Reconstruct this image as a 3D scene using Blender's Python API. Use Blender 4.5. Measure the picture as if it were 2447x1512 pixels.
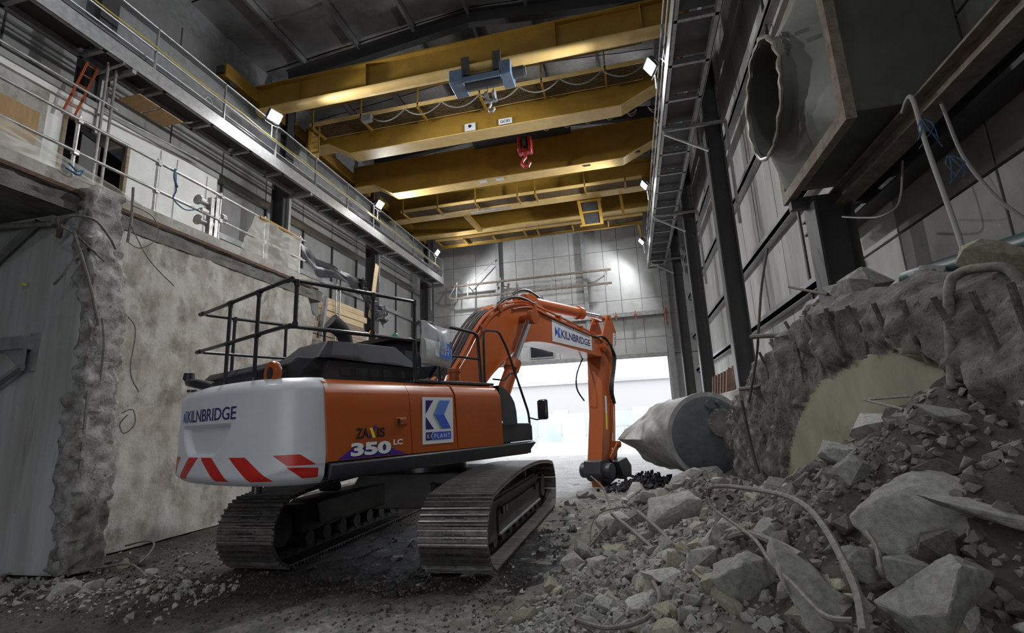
import bpy, bmesh, math, random
from mathutils import Vector, Matrix, noise, Euler
random.seed(11)
sc = bpy.context.scene
for o in list(bpy.data.objects): bpy.data.objects.remove(o)
COL = sc.collection
rad = math.radians

# ------------------------------------------------------------------ camera
CAM_H = 1.64
yaw, pitch, roll = rad(-12.859), rad(11.9186), rad(-2.544)
fwd = Vector((math.sin(yaw)*math.cos(pitch), math.cos(yaw)*math.cos(pitch), math.sin(pitch)))
rgt = Vector((math.cos(yaw), -math.sin(yaw), 0)); upv = rgt.cross(fwd)
r2 = rgt*math.cos(roll)+upv*math.sin(roll); u2 = -rgt*math.sin(roll)+upv*math.cos(roll)
cd = bpy.data.cameras.new('camera'); cam = bpy.data.objects.new('camera', cd); COL.objects.link(cam)
cd.sensor_width = 36.0; cd.lens = 36.0*1191.56/2447.0; cd.clip_start = .05; cd.clip_end = 400
cam.matrix_world = Matrix(((r2.x,u2.x,-fwd.x,0),(r2.y,u2.y,-fwd.y,0),(r2.z,u2.z,-fwd.z,CAM_H),(0,0,0,1)))
sc.camera = cam
# ------------------------------------------------------------------ world (bright overcast day outside)
w = bpy.data.worlds.new('overcast_day'); sc.world = w; w.use_nodes = True
bg = w.node_tree.nodes['Background']; bg.inputs[0].default_value = (.93,.96,1.0,1); bg.inputs[1].default_value = 2.7
# ------------------------------------------------------------------ exposure
vs = sc.view_settings; vs.view_transform = 'Standard'; vs.look = 'None'; vs.gamma = 1.0; vs.exposure = 0.72; vs.use_curve_mapping = False
FLOOD_W = 1050.0      # each flood lamp, watts

# ------------------------------------------------------------------ helpers
class MB:
    def __init__(s): s.v=[]; s.f=[]; s.mi=[]; s.cur=0
    def add(s, vs, fs):
        b=len(s.v); s.v += [tuple(p) for p in vs]
        for f in fs: s.f.append(tuple(b+i for i in f)); s.mi.append(s.cur)
        return s
    def box(s,x0,x1,y0,y1,z0,z1):
        return s.add([(x0,y0,z0),(x1,y0,z0),(x1,y1,z0),(x0,y1,z0),(x0,y0,z1),(x1,y0,z1),(x1,y1,z1),(x0,y1,z1)],
                     [(0,3,2,1),(4,5,6,7),(0,1,5,4),(1,2,6,5),(2,3,7,6),(3,0,4,7)])
    def obox(s,c,size,rot=(0,0,0)):
        M=Euler(rot).to_matrix() if not isinstance(rot,Matrix) else rot
        c=Vector(c); h=Vector(size)*.5
        P=[c+M@Vector((sx*h.x,sy*h.y,sz*h.z)) for sz in(-1,1) for sx,sy in((-1,-1),(1,-1),(1,1),(-1,1))]
        return s.add(P,[(0,3,2,1),(4,5,6,7),(0,1,5,4),(1,2,6,5),(2,3,7,6),(3,0,4,7)])
    def bar(s,p0,p1,w,h=None,up=(0,0,1)):
        p0=Vector(p0);p1=Vector(p1);h=w if h is None else h
        d=(p1-p0);L=d.length
        if L<1e-6:return s
        d/=L;up=Vector(up)
        if abs(d.dot(up))>.98: up=Vector((0,1,0)) if abs(d.y)<.9 else Vector((1,0,0))
        a=d.cross(up).normalized();b=a.cross(d)
        P=[]
        for q in(p0,p1):
            for i,j in((-1,-1),(1,-1),(1,1),(-1,1)): P.append(q+a*(i*w/2)+b*(j*h/2))
        return s.add(P,[(0,3,2,1),(4,5,6,7),(0,1,5,4),(1,2,6,5),(2,3,7,6),(3,0,4,7)])
    def cyl(s,p0,p1,r0,r1=None,n=12,caps=True):
        r1=r0 if r1 is None else r1
        return s.sweep([p0,p1],[r0,r1],n,caps)
    def sweep(s,pts,rs,n=8,caps=True):
        pts=[Vector(p) for p in pts]
        if not isinstance(rs,(list,tuple)): rs=[rs]*len(pts)
        V=[];F=[];prev=None
        for i,p in enumerate(pts):
            t=(pts[min(i+1,len(pts)-1)]-pts[max(i-1,0)]).normalized()
            if prev is None:
                a=Vector((0,0,1)) if abs(t.z)<.9 else Vector((1,0,0))
                a=(a-t*a.dot(t)).normalized()
            else:
                a=prev-t*prev.dot(t)
                if a.length<1e-5: a=t.orthogonal()
                a.normalize()
            prev=a;b=t.cross(a)
            for k in range(n):
                an=2*math.pi*k/n; V.append(p+(a*math.cos(an)+b*math.sin(an))*rs[i])
        for i in range(len(pts)-1):
            for k in range(n):
                k2=(k+1)%n; F.append((i*n+k,i*n+k2,(i+1)*n+k2,(i+1)*n+k))
        if caps:
            F.append(tuple(range(n-1,-1,-1))); m=(len(pts)-1)*n; F.append(tuple(m+k for k in range(n)))
        return s.add(V,F)
    def tube(s,pts,r,n=8,sub=0):
        if sub: pts=smooth_pts(pts,sub)
        return s.sweep(pts,r,n)
    def prism(s,poly,a0,a1,axis='x'):
        f={'x':lambda p,a:(a,p[0],p[1]),'y':lambda p,a:(p[0],a,p[1]),'z':lambda p,a:(p[0],p[1],a)}[axis]
        n=len(poly); A=sum(poly[i][0]*poly[(i+1)%n][1]-poly[(i+1)%n][0]*poly[i][1] for i in range(n))
        if axis=='y': A=-A
        P=poly if A>0 else poly[::-1]
        V=[f(p,a0) for p in P]+[f(p,a1) for p in P]
        F=[tuple(range(n-1,-1,-1)),tuple(range(n,2*n))]+[(i,(i+1)%n,n+(i+1)%n,n+i) for i in range(n)]
        return s.add(V,F)
    def ibeam(s,p0,p1,w,h,tf=.02,tw=.014,up=(0,0,1)):
        p0=Vector(p0);p1=Vector(p1);u=Vector(up)
        d=(p1-p0).normalized(); u=(u-d*u.dot(d)).normalized()
        s.bar(p0+u*(h/2-tf/2),p1+u*(h/2-tf/2),w,tf,u); s.bar(p0-u*(h/2-tf/2),p1-u*(h/2-tf/2),w,tf,u); s.bar(p0,p1,tw,h-2*tf,u)
        return s
    def grid(s,fn,nu,nv,closeu=False):
        V=[fn(i/nu,j/nv) for j in range(nv+1) for i in range(nu+1)]
        F=[(j*(nu+1)+i,j*(nu+1)+i+1,(j+1)*(nu+1)+i+1,(j+1)*(nu+1)+i) for j in range(nv) for i in range(nu)]
        return s.add(V,F)
    def lathe(s,prof,c,axis='z',n=24):
        c=Vector(c); V=[];F=[]
        ax={'x':(Vector((1,0,0)),Vector((0,1,0)),Vector((0,0,1))),'y':(Vector((0,1,0)),Vector((0,0,1)),Vector((1,0,0))),'z':(Vector((0,0,1)),Vector((1,0,0)),Vector((0,1,0)))}[axis] if isinstance(axis,str) else axis
        for r,a in prof:
            for k in range(n):
                t=2*math.pi*k/n; V.append(c+ax[0]*a+(ax[1]*math.cos(t)+ax[2]*math.sin(t))*r)
        for i in range(len(prof)-1):
            for k in range(n): F.append((i*n+k,i*n+(k+1)%n,(i+1)*n+(k+1)%n,(i+1)*n+k))
        F.append(tuple(range(n-1,-1,-1))); m=(len(prof)-1)*n; F.append(tuple(m+k for k in range(n)))
        return s.add(V,F)
    def mesh(s,name,mats,smooth=True,ang=38):
        me=bpy.data.meshes.new(name); me.from_pydata(s.v,[],s.f)
        for m in (mats if isinstance(mats,(list,tuple)) else [mats]): me.materials.append(m)
        if max(s.mi or [0])>0: me.polygons.foreach_set('material_index',s.mi)
        if smooth:
            me.polygons.foreach_set('use_smooth',[True]*len(me.polygons)); me.set_sharp_from_angle(angle=rad(ang))
        me.update(); return me
    def build(s,name,mats,parent=None,smooth=True,ang=38,M=None,bevel=0,kind=None):
        o=bpy.data.objects.new(name,s.mesh(name,mats,smooth,ang)); COL.objects.link(o)
        if parent is not None: o.parent=parent
        if M is not None: o.matrix_local=M
        if bevel:
            b=o.modifiers.new('bevel','BEVEL'); b.width=bevel; b.segments=2; b.limit_method='ANGLE'; b.angle_limit=rad(40)
        if kind: o['kind']=kind
        return o
def smooth_pts(pts,sub=6):
    P=[Vector(p) for p in pts]; out=[]
    for i in range(len(P)-1):
        p0=P[max(i-1,0)];p1=P[i];p2=P[i+1];p3=P[min(i+2,len(P)-1)]
        for k in range(sub):
            t=k/sub; out.append(.5*((2*p1)+(p2-p0)*t+(2*p0-5*p1+4*p2-p3)*t*t+(3*p1-p0-3*p2+p3)*t**3))
    out.append(P[-1]); return out
def tag(o,label=None,cat=None,group=None,kind=None):
    if label:o['label']=label
    if cat:o['category']=cat
    if group:o['group']=group
    if kind:o['kind']=kind
    return o
def empty(name,loc=(0,0,0),rz=0):
    o=bpy.data.objects.new(name,None); o.empty_display_size=.2; COL.objects.link(o); o.location=loc; o.rotation_euler=(0,0,rz); return o
def thing(name,label,cat,loc=(0,0,0),group=None,rz=0):
    return tag(empty(name,loc,rz),label,cat,group)
def inst(name,me,parent=None,M=None):
    o=bpy.data.objects.new(name,me); COL.objects.link(o)
    if parent is not None:o.parent=parent
    if M is not None:o.matrix_local=M
    return o
def T(x,y,z): return Matrix.Translation((x,y,z))
def fbm(p,sc_=1.0,oct_=4): return noise.fractal(Vector(p)*sc_,1.0,2.0,oct_,noise_basis='PERLIN_ORIGINAL')
def lerp(a,b,t): return a+(b-a)*t
def interp(x,pts):
    if x<=pts[0][0]: return pts[0][1]
    for (a,b),(c,d) in zip(pts,pts[1:]):
        if x<=c: return b+(d-b)*(x-a)/(c-a)
    return pts[-1][1]
def sstep(a,b,x):
    t=max(0,min(1,(x-a)/(b-a))); return t*t*(3-2*t)

# ------------------------------------------------------------------ materials
def mk(name,c1,c2=None,scale=4.0,rough=.6,metal=0.0,bump=0.0,bscale=None,spread=(.35,.65),c3=None,s3=18.0,sp3=(.55,.7),rough2=None,detail=6,stretch=None,rand=0.0,spec=.5,emit=None,estr=0,trans=0,alpha=1,coat=0):
    m=bpy.data.materials.new(name); m.use_nodes=True; nt=m.node_tree; N=nt.nodes; L=nt.links
    b=N['Principled BSDF']; b.inputs['Roughness'].default_value=rough; b.inputs['Metallic'].default_value=metal
    b.inputs['Specular IOR Level'].default_value=spec
    b.inputs['Base Color'].default_value=(*c1,1)
    if coat: b.inputs['Coat Weight'].default_value=coat; b.inputs['Coat Roughness'].default_value=.15
    if emit: b.inputs['Emission Color'].default_value=(*emit,1); b.inputs['Emission Strength'].default_value=estr
    if trans: b.inputs['Transmission Weight'].default_value=trans
    if alpha<1: b.inputs['Alpha'].default_value=alpha
    if c2 is None and not bump and not rand: return m
    tc=N.new('ShaderNodeTexCoord'); mp=N.new('ShaderNodeMapping'); L.new(tc.outputs['Object'],mp.inputs[0])
    if stretch: mp.inputs['Scale'].default_value=stretch
    col=None
    if c2 is not None:
        n=N.new('ShaderNodeTexNoise'); n.inputs['Scale'].default_value=scale; n.inputs['Detail'].default_value=detail; n.inputs['Roughness'].default_value=.62; L.new(mp.outputs[0],n.inputs['Vector'])
        r=N.new('ShaderNodeValToRGB'); r.color_ramp.elements[0].position=spread[0]; r.color_ramp.elements[1].position=spread[1]
        r.color_ramp.elements[0].color=(*c1,1); r.color_ramp.elements[1].color=(*c2,1); L.new(n.outputs[0],r.inputs[0]); col=r.outputs[0]
        if rough2 is not None:
            mr=N.new('ShaderNodeMapRange'); mr.inputs[1].default_value=spread[0]; mr.inputs[2].default_value=spread[1]; mr.inputs[3].default_value=rough; mr.inputs[4].default_value=rough2
            L.new(n.outputs[0],mr.inputs[0]); L.new(mr.outputs[0],b.inputs['Roughness'])
    if c3 is not None:
        n3=N.new('ShaderNodeTexNoise'); n3.inputs['Scale'].default_value=s3; n3.inputs['Detail'].default_value=9; n3.inputs['Roughness'].default_value=.68; L.new(mp.outputs[0],n3.inputs['Vector'])
        r3=N.new('ShaderNodeValToRGB'); r3.color_ramp.elements[0].position=sp3[0]; r3.color_ramp.elements[1].position=sp3[1]
        r3.color_ramp.elements[0].color=(0,0,0,1); r3.color_ramp.elements[1].color=(1,1,1,1); L.new(n3.outputs[0],r3.inputs[0])
        mx=N.new('ShaderNodeMix'); mx.data_type='RGBA'; L.new(r3.outputs[0],mx.inputs[0]); L.new(col,mx.inputs[6]); mx.inputs[7].default_value=(*c3,1); col=mx.outputs[2]
    if rand:
        oi=N.new('ShaderNodeObjectInfo'); mr=N.new('ShaderNodeMapRange'); mr.inputs[3].default_value=1-rand; mr.inputs[4].default_value=1+rand; L.new(oi.outputs['Random'],mr.inputs[0])
        hv=N.new('ShaderNodeHueSaturation'); L.new(mr.outputs[0],hv.inputs['Value'])
        if col: L.new(col,hv.inputs['Color'])
        else: hv.inputs['Color'].default_value=(*c1,1)
        col=hv.outputs[0]
    if col: L.new(col,b.inputs['Base Color'])
    if bump:
        n2=N.new('ShaderNodeTexNoise'); n2.inputs['Scale'].default_value=bscale or scale*5; n2.inputs['Detail'].default_value=8; n2.inputs['Roughness'].default_value=.65; L.new(mp.outputs[0],n2.inputs['Vector'])
        bp=N.new('ShaderNodeBump'); bp.inputs['Strength'].default_value=bump; bp.inputs['Distance'].default_value=.03; L.new(n2.outputs[0],bp.inputs['Height']); L.new(bp.outputs[0],b.inputs['Normal'])
    return m
M_ = {}
M_['conc_wall']=mk('pale_concrete',(.46,.445,.41),(.30,.275,.23),2.6,.9,bump=.5,bscale=18,spread=(.4,.64),c3=(.20,.18,.145),s3=2.3,sp3=(.5,.66),stretch=(1,1,.75),detail=10)
M_['conc_cross']=mk('streaked_concrete',(.46,.48,.485),(.31,.31,.29),1.3,.8,bump=.15,bscale=22,stretch=(2.2,2.2,.22),c3=(.12,.12,.10),s3=2.4,sp3=(.6,.72))
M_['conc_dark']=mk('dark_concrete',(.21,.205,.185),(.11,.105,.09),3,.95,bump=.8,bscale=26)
M_['conc_rough']=mk('broken_concrete',(.46,.45,.44),(.17,.16,.145),6,.95,bump=1.0,bscale=34,c3=(.05,.045,.04),s3=9,sp3=(.58,.7))
M_['conc_block']=mk('broken_aggregate',(.22,.21,.185),(.085,.077,.062),7,.95,bump=1.0,bscale=40,c3=(.03,.027,.022),s3=22,sp3=(.56,.68))
M_['conc_green']=mk('formed_greenish_concrete',(.255,.245,.165),(.17,.165,.11),1.7,.75,bump=.12,bscale=30,c3=(.09,.08,.045),s3=1.2,sp3=(.6,.75))
M_['rock']=mk('concrete_chunk',(.42,.415,.395),(.24,.232,.212),6,.95,bump=.6,bscale=40,rand=.35)
M_['rock_warm']=mk('concrete_chunk_warm',(.43,.40,.31),(.27,.245,.18),6,.95,bump=.6,bscale=40,rand=.3)
M_['rock_hero']=mk('large_concrete_chunk',(.50,.495,.47),(.31,.30,.28),7,.95,bump=.8,bscale=45,rand=.12,c3=(.1,.095,.085),s3=30,sp3=(.62,.7))
M_['dust']=mk('rubble_dust',(.29,.27,.225),(.15,.138,.112),5,.97,bump=1.0,bscale=60)
M_['rock_d']=mk('darkened_stone',(.2,.19,.17),(.10,.094,.08),6,.95,bump=.6,bscale=40,rand=.3)  # darker copy of the chunk colour for the heap's poorly lit right side
M_['bar_d']=mk('dark_old_bar',(.10,.085,.07),(.06,.05,.042),20,.8,metal=.2)
M_['rebar']=mk('dusty_rebar',(.21,.195,.175),(.12,.10,.085),30,.75,metal=.3,bump=.3,bscale=200)
M_['rust']=mk('rusty_steel',(.17,.095,.06),(.09,.06,.045),12,.8,metal=.2,bump=.2,rand=.2)
M_['steel_grey']=mk('grey_painted_steel',(.30,.31,.315),(.22,.22,.22),6,.5,metal=.2)
M_['galv']=mk('galvanised_steel',(.42,.425,.425),(.3,.3,.3),10,.42,metal=.55)
M_['tube']=mk('galvanised_tube',(.45,.45,.44),(.28,.265,.24),9,.4,metal=.6)
M_['dark_steel']=mk('dark_painted_column',(.060,.061,.062),(.045,.045,.045),3,.5,metal=.1)
M_['beam_dark']=mk('dark_roof_steel',(.035,.036,.038),(.05,.05,.05),3,.55)
M_['plate_dark']=mk('dark_floor_plate',(.07,.068,.066),(.05,.05,.05),6,.5,metal=.3,bump=.3,bscale=60)
M_['panel']=mk('grey_cladding_panel',(.33,.335,.33),(.25,.25,.24),1.6,.45,metal=.15,rand=.07,stretch=(1,1,.6),bump=.05,bscale=5)
M_['panel_b']=mk('pale_end_wall_panel',(.44,.445,.44),(.36,.36,.35),1.6,.45,metal=.1,rand=.06,bump=.05,bscale=4)
M_['panel_d']=mk('grimy_darkened_sheet',(.20,.195,.18),(.12,.115,.105),1.8,.7,rand=.08,c3=(.30,.29,.26),s3=14,sp3=(.62,.7))  # spotted grimy sheet, darkened further to hold back the near opening's light
M_['panel_r']=mk('stained_cladding_panel',(.42,.42,.405),(.3,.285,.26),1.4,.6,rand=.08,stretch=(1.5,1.5,.35),c3=(.16,.12,.09),s3=2.2,sp3=(.6,.75))
M_['white_panel']=mk('white_flecked_panel',(.8,.8,.77),(.7,.7,.66),2.5,.6,c3=(.05,.05,.05),s3=16,sp3=(.665,.69))
M_['roof']=mk('foil_roof_sheet',(.55,.555,.56),(.34,.34,.345),1.2,.3,metal=.6,bump=.5,bscale=2.2,rand=.25)
M_['purlin']=mk('roof_purlin',(.34,.345,.35),(.25,.25,.25),5,.4,metal=.5)
M_['yellow']=mk('crane_yellow',(.30,.175,.02),(.23,.125,.015),2.2,.5,c3=(.15,.08,.015),s3=5,sp3=(.62,.78))  # yellow darkened so the girder webs look less lit than the flanges
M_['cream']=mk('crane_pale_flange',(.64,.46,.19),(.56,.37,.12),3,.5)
M_['mesh_brown']=mk('brown_grating',(.16,.11,.05),(.10,.07,.035),14,.6,metal=.3)
M_['hoist']=mk('hoist_blue',(.12,.17,.25),(.085,.12,.18),6,.4)
M_['black']=mk('black_gloss_paint',(.018,.019,.023),(.026,.026,.028),8,.28,spec=.6)
M_['black_matt']=mk('black_plastic_hood',(.024,.025,.028),(.034,.034,.036),5,.72,bump=.05,spec=.22)
M_['skirt']=mk('dark_grey_frame',(.055,.058,.066),(.04,.04,.045),4,.4)
M_['orange']=mk('excavator_orange',(.40,.085,.013),(.36,.076,.012),1.5,.36,coat=.25)
M_['orange_d']=mk('excavator_orange_worn',(.38,.082,.015),(.29,.062,.014),5,.45,c3=(.14,.06,.03),s3=9,sp3=(.66,.76))
M_['white']=mk('white_gloss_paint',(.62,.65,.69),(.56,.585,.63),1.8,.38,coat=.12,c3=(.52,.53,.53),s3=7,sp3=(.6,.8))
M_['red']=mk('red_reflective',(.55,.018,.012),(.45,.015,.01),12,.35)
M_['navy']=mk('navy_print',(.028,.022,.14),rough=.4)
M_['blue']=mk('blue_print',(.055,.115,.55),rough=.4)
M_['blue2']=mk('light_blue_print',(.10,.22,.66),rough=.4)
M_['green']=mk('green_print',(.30,.55,.12),rough=.4)
M_['purple']=mk('purple_print',(.055,.02,.30),rough=.4)
M_['yellowp']=mk('yellow_print',(.80,.66,.03),rough=.4)
M_['whitep']=mk('white_print',(.72,.74,.78),rough=.4)
M_['signw']=mk('sign_grey_white',(.66,.67,.70),(.58,.59,.62),3,.4)
M_['blackp']=mk('black_print',(.02,.015,.015),rough=.4)
M_['track']=mk('track_steel',(.21,.20,.19),(.10,.094,.085),8,.4,metal=.7,bump=.25,bscale=40,rand=.18)
M_['track_edge']=mk('polished_grouser_steel',(.42,.41,.40),(.24,.23,.22),14,.33,metal=.85)
M_['mudclod']=mk('mud_clods',(.05,.044,.035),(.11,.098,.08),9,.9,bump=.5,bscale=50)
M_['track_frame']=mk('muddy_track_frame',(.045,.044,.042),(.075,.07,.062),5,.55,bump=.2,bscale=30)
M_['chrome']=mk('chrome_rod',(.72,.73,.75),rough=.12,metal=1.0)
M_['rubber']=mk('black_rubber',(.014,.014,.016),rough=.42)
M_['glass']=mk('dark_glass',(.02,.025,.03),rough=.05,spec=.8)
M_['lens']=mk('lamp_lens',(1,1,1),rough=.3,emit=(.93,.97,1.0),estr=60)
M_['lampbody']=mk('lamp_housing',(.05,.05,.055),rough=.5)
M_['timber']=mk('pale_timber',(.55,.43,.26),(.44,.33,.19),3,.7,stretch=(6,.6,6),rand=.12)
M_['timber_old']=mk('weathered_board',(.34,.27,.20),(.2,.15,.11),4,.85,stretch=(5,.7,5),rand=.25,bump=.2)
M_['ply']=mk('plywood',(.40,.25,.11),(.30,.18,.075),3,.7,stretch=(1,5,1))
M_['tarp']=mk('black_plastic_sheet',(.014,.014,.016),(.024,.024,.027),3,.55,spec=.25)
M_['tarp_g']=mk('silver_plastic_sheet',(.12,.12,.125),(.035,.035,.04),6,.55)
M_['net']=mk('translucent_polythene',(.62,.62,.53),rough=.35,alpha=.42)
M_['rope_blue']=mk('blue_rope',(.04,.10,.20),rough=.8)
M_['ladder']=mk('orange_ladder',(.42,.08,.02),rough=.5)
M_['cable_y']=mk('yellow_cable',(.62,.45,.05),rough=.5)
M_['cable_g']=mk('grey_cable',(.21,.205,.185),rough=.6)
M_['red_hook']=mk('red_hook_paint',(.36,.02,.03),(.28,.015,.02),8,.35)
M_['duct']=mk('olive_grey_duct',(.125,.128,.105),(.085,.088,.07),2.2,.6,metal=.15,bump=.1,bscale=6,c3=(.19,.17,.13),s3=5,sp3=(.62,.8))
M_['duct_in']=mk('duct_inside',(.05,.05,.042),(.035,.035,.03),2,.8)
M_['flange']=mk('rusty_flange',(.24,.205,.16),(.14,.105,.08),9,.8,metal=.2,bump=.5,bscale=50)
M_['torn']=mk('torn_bright_metal',(.25,.245,.19),(.15,.145,.11),14,.45,metal=.5)
M_['tank']=mk('tank_end_blue_grey',(.105,.125,.14),(.07,.085,.09),4,.55,c3=(.05,.05,.04),s3=6,sp3=(.55,.75))
M_['tank_s']=mk('tank_shell',(.42,.42,.41),(.28,.28,.27),5,.5,metal=.3,bump=.3,bscale=8)
M_['bag']=mk('clear_plastic_bag',(.70,.72,.74),rough=.25,alpha=.42)
M_['pads']=mk('absorbent_pads',(.70,.70,.67),(.6,.6,.58),5,.9)
M_['amber']=mk('amber_beacon',(.9,.33,.02),rough=.2,emit=(1,.35,.02),estr=.25)
M_['greenb']=mk('green_beacon',(.02,.22,.08),rough=.2)
M_['hoard']=mk('pale_blue_hoarding',(.33,.39,.48),(.43,.45,.48),.6,.7,rand=.2)
M_['ext_white']=mk('white_rendered_building',(.33,.33,.33),rough=.9)
M_['out_ground']=mk('outdoor_concrete',(.55,.55,.55),(.45,.45,.45),1.0,.8)
# ================================================================== THE SETTING
def st(o,label,cat): return tag(o,label,cat,kind='structure')
def zfloor(x,y):
    z=.02*fbm((x,y,3.1),.9,4)+.016*fbm((x,y,7.7),4,4)
    z-=.025
    return z
# ---- floor : muddy, wet, tracked
def floor_material():
    m=bpy.data.materials.new('wet_muddy_floor'); m.use_nodes=True; nt=m.node_tree; N=nt.nodes; L=nt.links; b=N['Principled BSDF']
    g=N.new('ShaderNodeNewGeometry')
    def nz(scale,detail=6,rough=.6,st=None):
        n=N.new('ShaderNodeTexNoise'); n.inputs['Scale'].default_value=scale; n.inputs['Detail'].default_value=detail; n.inputs['Roughness'].default_value=rough
        if st:
            mp=N.new('ShaderNodeMapping'); mp.inputs['Scale'].default_value=st; L.new(g.outputs['Position'],mp.inputs[0]); L.new(mp.outputs[0],n.inputs['Vector'])
        else: L.new(g.outputs['Position'],n.inputs['Vector'])
        return n.outputs[0]
    def ramp(src,a,b_,ca,cb):
        r=N.new('ShaderNodeValToRGB'); e=r.color_ramp.elements; e[0].position=a; e[1].position=b_; e[0].color=(*ca,1) if len(ca)==3 else ca; e[1].color=(*cb,1) if len(cb)==3 else cb
        L.new(src,r.inputs[0]); return r.outputs[0]
    def mix(f,a,c):
        x=N.new('ShaderNodeMix'); x.data_type='RGBA'
        L.new(f,x.inputs[0])
        for i,v in((6,a),(7,c)):
            if isinstance(v,tuple): x.inputs[i].default_value=(*v,1)
            else: L.new(v,x.inputs[i])
        return x.outputs[2]
    def math_(op,a,b_=None):
        x=N.new('ShaderNodeMath'); x.operation=op
        for i,v in enumerate((a,b_)):
            if v is None: continue
            if isinstance(v,(int,float)): x.inputs[i].default_value=v
            else: L.new(v,x.inputs[i])
        return x.outputs[0]
    sp=N.new('ShaderNodeSeparateXYZ'); L.new(g.outputs['Position'],sp.inputs[0])
    def blob(cx,cy,rx,ry,edge=.5):
        dx=math_('DIVIDE',math_('SUBTRACT',sp.outputs[0],cx),rx); dy=math_('DIVIDE',math_('SUBTRACT',sp.outputs[1],cy),ry)
        d=math_('SQRT',math_('ADD',math_('MULTIPLY',dx,dx),math_('MULTIPLY',dy,dy)))
        d=math_('ADD',d,math_('MULTIPLY',math_('SUBTRACT',nz(1.3),.5),1.1))
        r=N.new('ShaderNodeMapRange'); r.inputs[1].default_value=1+edge/2; r.inputs[2].default_value=1-edge/2; r.inputs[3].default_value=0; r.inputs[4].default_value=1; L.new(d,r.inputs[0]); return r.outputs[0]
    mud=ramp(nz(2.2,10,.72),.3,.7,(.03,.026,.021),(.15,.132,.105))
    grit=ramp(nz(26,4),.56,.68,(0,0,0),(1,1,1))
    mud=mix(grit,mud,(.17,.155,.13))
    fine=ramp(nz(14,9,.75),.38,.66,(0,0,0),(1,1,1))
    dry=ramp(nz(3.0,8,.7,(1,.35,1)),.35,.68,(.2,.195,.175),(.46,.45,.42))
    far=ramp(nz(1.6,8,.7,(.5,1.6,1)),.36,.62,(.16,.155,.145),(.34,.335,.32))
    # dry patch near the camera, pale swept slab at the back, oil-black slurry under the machine
    d1=blob(-2.3,3.8,1.9,1.2)
    col=mix(d1,mud,dry)
    fr=N.new('ShaderNodeMapRange'); fr.inputs[1].default_value=9.5; fr.inputs[2].default_value=12.5; L.new(math_('ADD',sp.outputs[1],math_('MULTIPLY',math_('SUBTRACT',nz(.7),.5),5)),fr.inputs[0])
    col=mix(fr.outputs[0],col,far)
    wet=N.new('ShaderNodeMath'); wet.operation='MAXIMUM'; L.new(blob(-2.9,6.7,1.5,1.9,.35),wet.inputs[0]); L.new(blob(-1.2,7.3,.75,2.2,.35),wet.inputs[1])
    col=mix(wet.outputs[0],col,(.022,.021,.021))
    fm_=N.new('ShaderNodeMix'); fm_.data_type='RGBA'; fm_.blend_type='MULTIPLY'; fm_.inputs[0].default_value=1.0; L.new(col,fm_.inputs[6])
    fr_=N.new('ShaderNodeMapRange'); fr_.inputs[3].default_value=.5; fr_.inputs[4].default_value=1.35; L.new(fine,fr_.inputs[0]); L.new(fr_.outputs[0],fm_.inputs[7])
    L.new(fm_.outputs[2],b.inputs['Base Color'])
    rr=math_('SUBTRACT',.62,math_('MULTIPLY',wet.outputs[0],.54)); rr=math_('SUBTRACT',rr,math_('MULTIPLY',fr.outputs[0],math_('MULTIPLY',nz(2.1,5),.42)))
    L.new(rr,b.inputs['Roughness'])
    bp=N.new('ShaderNodeBump'); bp.inputs['Strength'].default_value=1.0; bp.inputs['Distance'].default_value=.1
    hh=math_('ADD',nz(9,8,.65),math_('MULTIPLY',nz(38,5,.6),.35)); L.new(hh,bp.inputs['Height']); L.new(bp.outputs[0],b.inputs['Normal'])
    return m
fl=MB()
xs=[-12.2+i*.09 for i in range(int(18.6/.09)+1)]; ys=[-9+i*.3 for i in range(40)]+[3+i*.09 for i in range(112)]+[13.1+i*.3 for i in range(39)]
fl.v=[(x,y,zfloor(x,y)) for y in ys for x in xs]; nx=len(xs)
fl.f=[(j*nx+i,j*nx+i+1,(j+1)*nx+i+1,(j+1)*nx+i) for j in range(len(ys)-1) for i in range(nx-1)]; fl.mi=[0]*len(fl.f)
st(fl.build('floor',floor_material(),ang=80),'muddy wet concrete floor of the hall with dark slurry','floor')
o=MB().box(-60,60,24.35,120,-.35,-.06).build('ground_outside',M_['out_ground']); st(o,'pale concrete yard outside the big door','ground')

# ---- back wall with door opening
WB=24.0
DX0,DX1,DZ=-7.4,1.8,4.36
bw=MB().box(-11,DX0,WB+.08,WB+.3,0,14).box(DX1,6,WB+.08,WB+.3,0,14).box(DX0,DX1,WB+.08,WB+.3,DZ,14)
bw=st(bw.build('wall_back',M_['steel_grey']),'grey panelled end wall above the vehicle door','wall')
vx=[-9.7,-8.55,-7.33,-6.1,-5.16,-4.26,-3.17,-2.4,-1.68,-.75,-.03,.9,1.85,3.4]
vz=[4.44,5.25,6.3,7.15,9.7,12.9]
for i in range(len(vx)-1):
    for j in range(len(vz)-1):
        if vx[i]>1.7 and j<3: pass
        g=.009
        MB().box(vx[i]+g,vx[i+1]-g,WB+.02,WB+.08,vz[j]+g,vz[j+1]-g).build('wall_panel',M_['panel_b'],bw,bevel=.004)
for x0,x1 in((-9.7,-8.55),(-8.55,DX0),(1.85,3.4)):
    MB().box(x0+.02,x1-.02,WB+.02,WB+.08,.05,4.4).build('wall_panel',M_['panel_b'],bw)
for x in(-6.1,-1.68):
    MB().ibeam((x,WB-.08,4.5),(x,WB-.08,13),.2,.2,.016,.012,up=(0,1,0)).build('wall_post',M_['steel_grey'],bw)
MB().bar((DX0-.3,WB-.02,DZ+.04),(DX1+.1,WB-.02,DZ+.04),.14,.2).build('door_lintel',M_['steel_grey'],bw)
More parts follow.
